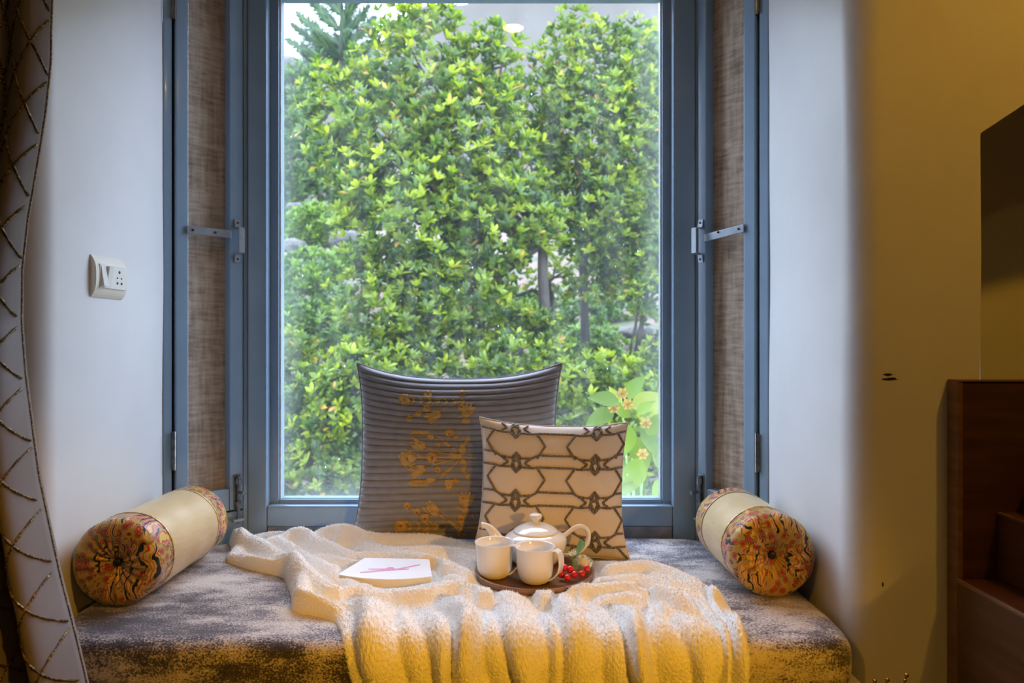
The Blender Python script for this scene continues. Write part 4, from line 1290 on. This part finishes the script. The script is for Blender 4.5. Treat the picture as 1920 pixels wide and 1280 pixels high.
for fam in (1, -1):
    for k_ in range(-26, 36):
        pts = []
        for z_ in np.arange(0.15, 2.31, 0.006):
            ss = k_ * cw + fam * (z_ - 0.14) / ch * cw * 1.0
            # zigzag lattice: fold the diagonal every half cell so the cords sway
            if 0.004 < ss < 0.98:
                p = curt(np.array(ss), z_)
                a = curt(np.array(ss + 0.004), z_) - curt(np.array(ss - 0.004), z_); n_ = np.array([a[1], -a[0], 0]); n_ /= np.linalg.norm(n_) + 1e-9
                if n_[1] > 0: n_ = -n_
                pts.append(p + n_ * 0.0018)
            else:
                if len(pts) > 3: mb.tube([tuple(q) for q in pts], [0.0020 + 0.0008 * math.sin(i * 2.2) for i in range(len(pts))], 5)
                pts = []
        if len(pts) > 3: mb.tube([tuple(q) for q in pts], [0.0020 + 0.0008 * math.sin(i * 2.2) for i in range(len(pts))], 5)
# hem cord down the window edge
mb.tube([tuple(curt(np.array(0.002), z_)) for z_ in np.arange(0.15, 2.31, 0.006)], 0.0022, 5)
mb.build('beading', 'bead', cu, smooth=True)['label'] = 'bronze and gold bead cords'

# ------------------------------------------------------------------ stepped wooden unit at the right
un = thing('stepped_cabinet', 'dark brown stepped wooden unit against the yellow wall at right', 'cabinet', (1.1, 1.0, 0))
yf = 1.316
zpt = P(1800, 716, yf)[2]; zst = P(1800, 1085, yf)[2]; zbt = P(1870, 960, yf)[2]
xp0 = (1775 - 960) / F * YW; xbx = (1870 - 960) / F * yf; xst = (1793 - 960) / F * yf
MB().box(xp0, 2.0, yf, YW - 0.001, 0, zpt).build('back_panel', 'brownwood', un, bevel=0.004)
MB().box(xp0 - 0.001, xp0 + 0.010, yf - 0.001, YW - 0.0012, 0, zpt + 0.001).build('panel_edge', 'woodedge', un, bevel=0.002)
MB().box(xp0, 2.0, yf - 0.002, YW - 0.002, zpt, zpt + 0.004).build('top_lipping', 'woodedge', un, bevel=0.001)
MB().box(xst, 2.0, 0.55, yf, 0, zst).build('lower_step', 'brownwood', un, bevel=0.004)
MB().box(xbx, 2.0, 0.62, yf, zst, zbt).build('upper_step', 'brownwood', un, bevel=0.003)
MB().box(xst - 0.001, xst + 0.006, 0.55, yf, zst - 0.006, zst + 0.001).build('step_lipping', 'woodedge', un, bevel=0.001)
MB().box(xbx - 0.001, xbx + 0.005, 0.62, yf, zbt - 0.005, zbt + 0.001).build('step_lipping', 'woodedge', un, bevel=0.001)
# black rounded object on the upper step
bc0 = (1.035, 1.255, zbt + 0.001)
bo = thing('black_pot', 'black rounded pot on the upper wooden step at the right edge', 'pot', bc0)
MB().lathe([(1e-4, 0), (0.052, 0), (0.056, 0.004), (0.056, 0.020), (0.050, 0.026), (0.046, 0.030), (0.056, 0.05), (0.058, 0.075), (0.048, 0.10), (0.035, 0.115), (0.038, 0.125), (0.030, 0.122), (1e-4, 0.10)], bc0, 32).build('bowl', 'black', bo, smooth=True)

# chips in the plaster, parts of the wall
for (px, py, wd, hh) in ((1665, 702, 17, 4), (1669, 710, 28, 5), (1655, 1095, 3, 11)):
    c = P(px, py, YW); k_ = YW / F
    pts = [(c[0] + wd / 2 * k_ * math.cos(a) * (1 + 0.25 * math.sin(3 * a + px)), c[2] + hh / 2 * k_ * math.sin(a) * (1 + 0.3 * math.sin(2 * a + py))) for a in np.linspace(0, 2 * PI, 14, endpoint=False)]
    MB().prism(pts, YW - 0.0006, YW + 0.002).build('plaster_chip', 'mark', wall_r)

# gilt twigs standing by the seat end
tw = thing('gilt_twigs', 'thin golden twigs with knobbed tips below the mattress corner', 'ornament', (0.70, 1.30, 0.0))
for (px, py, dx) in ((1700, 1265, 0.03), (1664, 1274, 0.02), (1640, 1276, -0.02)):
    p = P(px, py, 1.30)
    s__ = MB().tube([(0.70, 1.30, 0.0), (0.70 + dx * 0.5, 1.30, 0.25), p - np.array([0.004, 0, 0.012]), p], 0.0016, 6).build('twig', 'brass', tw)
    MB().ball(p, 0.0042, 8).build('knob', 'brass', s__, smooth=True)
    MB().ball(p - np.array([0.003, 0, 0.010]), 0.0032, 8).build('knob', 'brass', s__, smooth=True)

# ================================================================== OUTSIDE
# ------------------------------------------------------------------ ground and mountain
gy = np.array([2.3, 3.5, 5, 7, 9, 12, 16, 20, 26, 34, 45, 60, 90, 150])
gz = np.array([-1.6, -1.5, -1.2, -0.7, 0.15, 1.2, 2.1, 3.1, 4.4, 6.2, 7.5, 8.2, 9, 10])
gx = np.linspace(-1, 1, 40)
V = []
for y, z in zip(gy, gz):
    for q in gx:
        x = q * max(8, y * 1.6)
        V.append((x, y, z + 0.02 * y * math.sin(x * 1.3 / max(1, y * 0.15) + y) - 0.0 * x))
hill = build('hillside', V, grid_faces(40, len(gy)), 'earth', org=(0, 2.3, -1.6), smooth=True)
tag(hill, 'dry hillside with grass rising behind the trees', None, kind='structure')
rd = np.array([[-900, 150], [200, 150], [480, 140], [640, 108], [720, 62], [800, 25], [870, -8], [1000, -60], [1180, -90], [1400, -60], [1800, -20], [2800, 40]])
V = []; rows = 26; cols = 120
pxs = np.linspace(-900, 2800, cols)
for i in range(rows):
    t = i / (rows - 1)
    yv = 120 + 130 * t
    for k_, p_ in enumerate(pxs):
        top = P(p_, np.interp(p_, rd[:, 0], rd[:, 1]), 250)
        z = 5 + (top[2] - 5) * t ** 0.9 + (3.5 * math.sin(k_ * 0.7 + 3 * t) + 2.5 * math.sin(k_ * 1.9 + 9 * t)) * t * (1 - t) * 2.4 + 1.2 * math.sin(k_ * 1.3) * t
        V.append((top[0] * (0.6 + 0.4 * t), yv + 5 * math.sin(k_ * 0.9), z))
mo = build('mountain', V, grid_faces(cols, rows), 'mountain', org=(0, 120, 5), smooth=True)
tag(mo, 'hazy blue grey mountain ridge behind the trees', None, kind='structure')

# ------------------------------------------------------------------ leaves
LEAF = np.array([[0, 0, 0], [0.30, 0.155, 0.035], [0.68, 0.18, 0.03], [1.0, 0, -0.07], [0.68, -0.18, 0.03], [0.30, -0.155, 0.035], [0.5, 0, -0.035]])
LFACES = [(0, 6, 1), (1, 6, 2), (2, 6, 3), (3, 6, 4), (4, 6, 5), (5, 6, 0)]
LEAFS = np.array([[0, 0, 0], [0.55, 0.19, 0.03], [1.0, 0, -0.05], [0.55, -0.19, 0.03]])
LFS = [(0, 3, 1), (1, 3, 2)]


def leaf_frames(cent, axis, nper, L, r, spread=(0.5, 1.25)):
    k = len(cent)
    axis = axis / np.linalg.norm(axis, axis=1)[:, None]
    ref = np.cross(axis, np.tile([0.3, 1, 0.2], (k, 1))); ref /= np.linalg.norm(ref, axis=1)[:, None]
    bi = np.cross(axis, ref)
    ph0 = r.uniform(0, 2 * PI, k)
    fr = []
    for j in range(nper):
        ph = ph0 + 2 * PI * j / nper + r.normal(0, 0.25, k)
        sp_ = r.uniform(*spread, k)
        rad = ref * np.cos(ph)[:, None] + bi * np.sin(ph)[:, None]
        d = axis * np.cos(sp_)[:, None] + rad * np.sin(sp_)[:, None]
        nn = axis * np.sin(sp_)[:, None] - rad * np.cos(sp_)[:, None]
        nn = nn + r.normal(0, 0.25, (k, 3)); nn -= d * (nn * d).sum(1)[:, None]; nn /= np.linalg.norm(nn, axis=1)[:, None]
        sdv = np.cross(nn, d)
        fr.append((cent, d, sdv, nn, L * r.uniform(0.7, 1.25, k)))
    return [np.concatenate([f[i] for f in fr]) for i in range(5)]


def leaves_mesh(fr, shape, faces, tint):
    c, d, s__, n_, L = fr
    V = c[:, None, :] + L[:, None, None] * (shape[None, :, 0:1] * d[:, None, :] + shape[None, :, 1:2] * s__[:, None, :] + shape[None, :, 2:3] * n_[:, None, :])
    m = len(shape)
    Fc = (np.arange(len(c))[:, None, None] * m + np.array(faces)[None]).reshape(-1, len(faces[0]))
    return V.reshape(-1, 3), Fc, np.repeat(tint, m)


def blob_points(blobs, n, r, shell=0.45):
    vol = np.array([b[2] * b[3] for b in blobs], float)
    cnt = np.maximum((n * vol / vol.sum()).astype(int), 8)
    P_, O_ = [], []
    for (px, py, rx, ry, Y_), k in zip(blobs, cnt):
        c = P(px, py, Y_); a = np.array([rx / F * Y_, 0.8 * rx / F * Y_, ry / F * Y_])
        d = r.normal(0, 1, (k, 3)); d /= np.linalg.norm(d, axis=1)[:, None]
        fl = r.random(k) < 0.55
        d[fl, 1] = -np.abs(d[fl, 1])
        q = (shell + (1 - shell) * r.random(k) ** 0.6)[:, None]
        # bumpy crown outline
        bump = 1 + 0.16 * np.sin(d[:, 0] * 7 + px) * np.sin(d[:, 2] * 6 + py) + 0.08 * np.sin(d[:, 2] * 15 + d[:, 0] * 13)
        P_.append(c + d * a * q * bump[:, None]); O_.append(d)
    return np.concatenate(P_), np.concatenate(O_)


def branches(mb, base, blobs, r0, r, n_sub=5):
    for (px, py, rx, ry, Y_) in blobs:
        c = P(px, py, Y_)
        mid = (np.array(base) + c) / 2 + r.normal(0, 0.08, 3)
        mb.tube([base, mid, c], [r0, r0 * 0.7, r0 * 0.35], 7)
        for _ in range(n_sub):
            d = r.normal(0, 1, 3); d[2] = abs(d[2]) + 0.3; d /= np.linalg.norm(d)
            e_ = c + d * np.array([rx, 0.8 * rx, ry]) / F * Y_ * 0.75
            s0 = mid * 0.4 + c * 0.6 if r.random() < 0.5 else c
            mb.tube([s0, (s0 + e_) / 2 + r.normal(0, 0.05, 3), e_], [r0 * 0.38, r0 * 0.25, r0 * 0.08], 5)


def tree(name, label, trunks, blobs, n, L, seed, nper=7, m='leaf', lo=0.0, single=0, group='trees and shrubs outside the window', cat='tree', spread=(0.45, 1.2), r0=0.065, shape=LEAF, faces=LFACES, shell=0.4):
    r = np.random.default_rng(seed)
    foot = np.array(trunks[0][0])
    t = thing(name, label, cat, tuple(foot), group)
    for tr in trunks:
        mbt = MB()
        rs_ = np.linspace(r0 * tr[-1], r0 * tr[-1] * 0.75, len(tr) - 1)
        mbt.tube([tuple(q) for q in tr[:-1]], list(rs_), 9)
        mbt.build('trunk', 'bark', t, smooth=True)
    mb = MB()
    branches(mb, trunks[0][-2], blobs, r0 * 0.6, r)
    mb.build('branches', 'bark', t, smooth=True)
    c, o_ = blob_points(blobs, n, r, shell)
    ax = o_ * 0.55 + np.array([0, -0.15, 0.75]) + r.normal(0, 0.25, c.shape)
    fr = leaf_frames(c, ax, nper, L, r, spread)
    k = len(fr[0])
    # young tips are paler; few old leaves turn yellow and orange
    tip = np.tile(np.clip(r.normal(0.48, 0.24, len(c)), 0, 0.92), nper)
    tint = np.clip(tip + r.normal(0, 0.10, k) + lo, 0, 0.93)
    yl = r.random(k) < 0.012; tint[yl] = r.uniform(0.95, 1.0, yl.sum())
    if single:
        order = np.argsort(fr[0][:, 1])[:single]
        keep = np.ones(k, bool); keep[order] = False
        meshes = []
        for tv in (0.25, 0.45, 0.65, 0.85, 0.97):
            me = bpy.data.meshes.new('leaf'); me.from_pydata(shape.tolist(), [], faces)
            at_ = me.attributes.new('tint', 'FLOAT', 'POINT'); at_.data.foreach_set('value', np.full(len(shape), tv, np.float32))
            me.materials.append(M[m]); meshes.append(me)
        for i in order:
            me = meshes[int(np.clip(np.searchsorted([0.35, 0.55, 0.75, 0.94], tint[i]), 0, 4))]
            lo_ = bpy.data.objects.new('leaf', me); C.objects.link(lo_); lo_.parent = t
            mt_ = np.eye(4); mt_[:3, 0] = fr[1][i] * fr[4][i]; mt_[:3, 1] = fr[2][i] * fr[4][i]; mt_[:3, 2] = fr[3][i] * fr[4][i]; mt_[:3, 3] = fr[0][i] - ORG[t]
            lo_.matrix_local = Matrix(mt_.tolist())
            ORG[lo_] = ORG[t]
        fr = [f[keep] for f in fr]; tint = tint[keep]
    V, Fc, tv = leaves_mesh(fr, shape, faces, tint)
    fo = build('foliage', V, Fc, m, t, tint=tv)
    fo['kind'] = 'stuff'
    return t


# main tree just outside, several stems
Y1 = 6.6
tree('broadleaf_tree', 'bushy light green tree with glossy leaves filling the middle of the window',
     [[P(1030, 980, Y1 + .1), P(1027, 800, Y1 + .1), P(1024, 640, Y1 + .1), P(1018, 520, Y1), P(1018, 455, Y1), 1.0],
      [P(1018, 455, Y1), P(995, 425, Y1), P(975, 330, Y1 - .1), 0.6], [P(1018, 455, Y1), P(1035, 440, Y1), P(1048, 425, Y1 + .1), 0.35]],
     [(790, 130, 110, 140, Y1 + .2), (720, 300, 130, 130, Y1), (880, 290, 120, 150, Y1 + .1), (785, 420, 150, 130, Y1 - .1), (750, 560, 130, 110, Y1 - .1), (930, 420, 130, 110, Y1), (860, 560, 130, 90, Y1), (640, 210, 80, 100, Y1 + .3), (920, 130, 60, 90, Y1 + .3)],
     3900, 0.095, 11, single=300)
tree('broadleaf_tree', 'taller green tree at the right side of the window with two pointed tops',
     [[P(1098, 640, 7.6), P(1095, 560, 7.6), P(1093, 500, 7.5), P(1085, 440, 7.5), 0.8], [P(1093, 500, 7.5), P(1112, 430, 7.5), P(1105, 330, 7.5), 0.5]],
     [(1080, 110, 60, 100, 7.5), (1180, 130, 70, 100, 7.6), (1010, 220, 80, 120, 7.5), (1110, 260, 120, 130, 7.5), (1190, 330, 80, 160, 7.6), (1090, 400, 120, 110, 7.5), (1190, 480, 70, 90, 7.6), (1240, 250, 60, 160, 7.9), (1000, 340, 70, 90, 7.5), (1130, 520, 70, 60, 7.7)],
     3000, 0.090, 12)
tree('broadleaf_tree', 'green tree low at the left of the window below the main crown',
     [[P(640, 1000, 6.0), P(645, 860, 6.0), P(650, 760, 6.0), 0.7]],
     [(620, 800, 100, 110, 6.0), (700, 720, 120, 90, 6.1), (560, 720, 70, 100, 6.3), (800, 690, 100, 80, 6.4), (590, 900, 90, 70, 5.8), (740, 850, 110, 110, 6.2)],
     1900, 0.088, 13)
tree('broadleaf_tree', 'low green tree behind the cushions below the twin trunks',
     [[P(1000, 1000, 6.2), P(1002, 900, 6.2), P(1010, 780, 6.2), 0.6]],
     [(960, 680, 100, 60, 6.2), (1060, 720, 110, 70, 6.2), (1180, 760, 90, 90, 6.4), (940, 780, 120, 90, 6.2), (1120, 880, 130, 100, 6.0), (1000, 620, 60, 40, 6.6), (1230, 690, 60, 60, 6.8)],
     1900, 0.088, 14)
tree('slender_tree', 'thin leaning stems with sparse leaves at the lower right of the window',
     [[P(1190, 680, 6.8), P(1205, 600, 6.8), P(1216, 530, 6.8), 0.45], [P(1176, 680, 6.8), P(1192, 610, 6.8), P(1200, 540, 6.8), 0.25], [P(1210, 660, 6.7), P(1240, 615, 6.7), 0.3]],
     [(1215, 560, 50, 50, 6.8), (1240, 480, 40, 60, 6.8)], 170, 0.08, 15)
tree('slender_tree', 'dark slim trunk standing right of the forked trunk',
     [[P(1040, 700, 8.2), P(1030, 640, 8.2), P(1035, 560, 8.2), 0.6]], [(1040, 520, 50, 50, 8.3), (950, 560, 60, 40, 8.4)], 120, 0.085, 16)
tree('broadleaf_tree', 'green tree standing beyond the left edge of the window view',
     [[P(330, 1000, 7.0), P(335, 800, 7.0), P(340, 620, 7.0), 0.9]],
     [(330, 240, 130, 140, 7.2), (240, 420, 150, 140, 7.0), (400, 430, 110, 120, 7.0), (300, 620, 170, 120, 6.9), (420, 720, 110, 110, 6.6), (200, 760, 150, 130, 6.6), (360, 880, 150, 100, 6.3)],
     2000, 0.10, 17)
tree('broadleaf_tree', 'green tree standing beyond the right edge of the window view',
     [[P(1480, 1000, 7.2), P(1478, 800, 7.2), P(1470, 620, 7.2), 0.9]],
     [(1400, 200, 110, 140, 7.6), (1520, 260, 130, 150, 7.4), (1380, 430, 110, 130, 7.4), (1540, 480, 140, 140, 7.2), (1420, 640, 130, 110, 7.0), (1340, 780, 90, 100, 6.8), (1540, 760, 150, 130, 6.8)],
     2000, 0.10, 18)
# far shrubs on the slope (left), pale rocks between them
def shrub(label, blobs, n, L, seed, lo=0.1, m='leaffar'):
    c = P(blobs[0][0], blobs[0][1] + blobs[0][3], blobs[0][4])
    tree('hillside_shrub', label, [[c, c + np.array([0, 0, 0.15]), P(blobs[0][0], blobs[0][1], blobs[0][4]), 0.6]], blobs, n, L, seed, 6, m, lo, cat='shrub', shape=LEAFS, faces=LFS, shell=0.6)
shrub('bright green dome shaped shrub between pale rocks on the slope', [(592, 425, 48, 42, 15), (540, 430, 26, 24, 15.5)], 1100, 0.13, 31, 0.4)
shrub('dark green shrub at the upper left edge of the window', [(550, 300, 60, 90, 17), (560, 180, 50, 60, 18), (640, 130, 60, 40, 19)], 1500, 0.16, 32, -0.05)
shrub('mid green shrub below the dome shaped one', [(560, 560, 70, 70, 12), (610, 640, 90, 70, 11.5), (545, 660, 50, 80, 11)], 1700, 0.12, 33, 0.15)
shrub('leafy green shrub at the lower left edge of the window', [(560, 800, 70, 90, 9), (545, 900, 60, 60, 8.6), (700, 960, 180, 50, 8)], 1500, 0.11, 34, 0.2)
shrub('yellow green shrub under the pale rocks at the left', [(600, 505, 70, 34, 13), (540, 520, 40, 30, 13), (660, 490, 40, 26, 13.4)], 1200, 0.12, 38, 0.2)
shrub('dark shrub filling the slope above the pale rocks', [(600, 350, 80, 30, 18), (540, 380, 30, 30, 18), (660, 390, 40, 40, 17.5)], 1100, 0.15, 39, 0.05)
shrub('olive shrub behind the trunks on the slope', [(930, 600, 90, 60, 12), (1060, 600, 90, 60, 12.5), (1150, 560, 60, 50, 13)], 1300, 0.13, 35, 0.05)
shrub('low green bush on the slope between trunk and leaning stems', [(1110, 650, 60, 34, 10), (1225, 690, 50, 30, 9.5)], 700, 0.11, 37, 0.25)
shrub('pale green shrub behind the twin topped tree', [(1215, 110, 60, 60, 22), (1180, 430, 90, 110, 14)], 1300, 0.17, 36, 0.1)
for i, (px, py, wd, hh, Y_, lb) in enumerate(((551, 462, 24, 15, 14.2, 'pale rounded rock left of the dome shaped shrub'), (652, 450, 34, 17, 14.0, 'pale flat rock right of the dome shaped shrub'), (576, 390, 36, 9, 15.8, 'long pale rock above the dome shaped shrub'), (548, 130, 30, 20, 24, 'grey boulder at the top left of the slope'), (1190, 622, 40, 12, 10.8, 'flat pinkish stone behind the leaning stems'))):
    c = P(px, py, Y_); r = np.random.default_rng(90 + i)
    bm = bmesh.new(); bmesh.ops.create_icosphere(bm, subdivisions=3, radius=1)
    V = np.array([v.co[:] for v in bm.verts]); Fc = [tuple(v.index for v in f.verts) for f in bm.faces]; bm.free()
    V = V * (1 + 0.20 * snoise(V[:, 0] + 0.5 * V[:, 2], V[:, 1] - V[:, 2], 3, i + 5) + 0.10 * snoise(V[:, 0], V[:, 1] + V[:, 2], 8, i + 25))[:, None]
    V = np.sign(V) * np.abs(V) ** 0.85 * np.array([wd, wd * 0.8, hh]) / F * Y_ + c
    ro = build('rock', V, Fc, 'rock', smooth=True)
    tag(ro, lb, 'rock', 'rocks on the hillside')

# araucaria with feathered upswept fronds
ar = thing('araucaria_tree', 'araucaria with upswept feathery fronds at the top left of the window', 'tree', tuple(P(640, 330, 15)), 'trees and shrubs outside the window')
MB().tube([P(640, 330, 15), P(640, 120, 15), P(641, -40, 15)], [0.09, 0.06, 0.03], 8).build('trunk', 'bark', ar, smooth=True)
r = np.random.default_rng(5)
tips = [(538, 74, 118), (548, 46, 105), (558, 25, 88), (578, -10, 60), (600, -40, 30), (702, 32, 88), (690, 12, 70), (676, -20, 40), (655, 60, 118), (628, 66, 122), (700, 76, 120), (565, 98, 135), (645, -70, 10), (690, 104, 140), (588, 60, 112), (655, -5, 75)]
for i, (tx, ty, by_) in enumerate(tips):
    yo = r.uniform(-0.8, 0.8)
    b0_ = P(641, by_, 15); e0 = P(tx, ty, 15 + yo)
    mid = (b0_ + e0) / 2 + np.array([0, 0, -0.10])
    rib = np.array(bez([b0_, mid, e0], 40))
    V = []; Fc = []; tn = []
    for k_ in range(2, 40):
        d = rib[k_] - rib[k_ - 1]; d /= np.linalg.norm(d)
        for side in range(7):
            a = side * 2 * PI / 7 + r.uniform(0, 1)
            pv = np.cross(d, [0, 1, 0.1]); pv /= np.linalg.norm(pv); qv = np.cross(d, pv)
            out_ = (pv * math.cos(a) + qv * math.sin(a) * 0.6) * 0.8 + d * 0.75
            out_ /= np.linalg.norm(out_)
            ll = 0.30 * math.sin(PI * (0.10 + 0.86 * k_ / 40)) + 0.04
            wv_ = np.cross(out_, d); wv_ /= np.linalg.norm(wv_) + 1e-6
            j = len(V)
            V += [rib[k_] - wv_ * 0.030, rib[k_] + wv_ * 0.030, rib[k_] + out_ * ll]
            Fc.append((j, j + 1, j + 2)); tn += [r.uniform(0, 1)] * 3
    fo = build('frond', V, Fc, 'leafpine', ar, tint=tn)

# broad leaved garden plant just outside, lower right
gp = thing('garden_plant', 'broad leaved yellow green plant with yellow flowers just outside the lower right pane', 'plant', tuple(P(1180, 1000, 3.0)))
stems = [[P(1180, 1010, 3.0), P(1178, 900, 3.0), P(1170, 800, 2.95), P(1165, 745, 2.95)], [P(1195, 1010, 3.0), P(1205, 880, 3.0), P(1215, 780, 3.0)], [P(1180, 1010, 3.0), P(1188, 930, 2.95), P(1185, 860, 2.9)]]
for s__ in stems:
    MB().tube([tuple(q) for q in s__], [0.008, 0.006, 0.005, 0.003][:len(s__)], 6).build('stem', 'stem', gp)
n = 9
V = []; 
for i in range(n):
    t_ = i / (n - 1); wd = 0.30 * math.sin(PI * (0.03 + 0.97 * t_) ** 0.75) if i < n - 1 else 0.0
    z = -0.22 * t_ ** 2
    V += [(t_, -wd, z + 0.06 * wd), (t_, 0, z - 0.02), (t_, wd, z + 0.06 * wd)]
big = []
for tv in (0.2, 0.6, 0.95):
    me = bpy.data.meshes.new('leaf'); me.from_pydata(V, [], [(i * 3 + k_, i * 3 + k_ + 1, i * 3 + k_ + 4, i * 3 + k_ + 3) for i in range(n - 1) for k_ in (0, 1)])
    at_ = me.attributes.new('tint', 'FLOAT', 'POINT'); at_.data.foreach_set('value', np.full(len(V), tv, np.float32))
    me.polygons.foreach_set('use_smooth', np.ones(len(me.polygons), bool)); me.materials.append(M['leafbig']); big.append(me)
lv = [(1185, 762, 20, 78), (1160, 752, 165, 60), (1175, 745, 60, 55), (1150, 770, 200, 60), (1200, 770, -10, 70), (1215, 790, 30, 60), (1205, 800, -60, 60), (1225, 770, 10, 60), (1195, 820, -80, 70), (1210, 830, -20, 55), (1180, 800, -100, 60), (1200, 860, -110, 75), (1205, 880, -130, 80), (1190, 850, 20, 55), (1225, 850, -40, 60), (1185, 900, -150, 60), (1180, 780, 140, 45), (1215, 815, 60, 50), (1175, 870, 170, 50), (1230, 900, -70, 60), (1160, 760, 110, 40), (1195, 775, 45, 40)]
r = np.random.default_rng(3)
for (px, py, an, ln) in lv:
    o_ = bpy.data.objects.new('leaf', big[int(r.integers(0, 3))]); C.objects.link(o_); o_.parent = gp
    Yq = 2.95 + r.uniform(-0.12, 0.12)
    o_.location = Vector((P(px, py, Yq) - ORG[gp]).tolist())
    L_ = ln / F * Yq
    o_.scale = (L_, L_, L_)
    a = math.radians(an)
    d = Vector((math.cos(a), r.uniform(-0.5, 0.1), math.sin(a))).normalized()
    up_ = Vector((r.uniform(-0.3, 0.3), -0.75, 0.65)); s3 = up_.cross(d).normalized(); u3 = d.cross(s3)
    o_.rotation_euler = Matrix((d, s3, u3)).transposed().to_euler()
    ORG[o_] = ORG[gp]
for (px, py) in ((1150, 763), (1166, 737), (1176, 757), (1210, 792), (1204, 850)):
    c = P(px, py, 2.88); mb = MB()
    for k_ in range(6):
        a = 2 * PI * k_ / 6
        q = c + 0.028 * np.array([math.cos(a), -0.4, math.sin(a)]); s__ = np.array([-math.sin(a), 0, math.cos(a)]) * 0.011; m_ = (c * 0.4 + q * 0.6)
        mb.add([c, m_ + s__, q, m_ - s__, m_ + np.array([0, -0.004, 0])], [(0, 1, 4), (1, 2, 4), (2, 3, 4), (3, 0, 4)])
    mb.build('blossom', 'flower', gp)
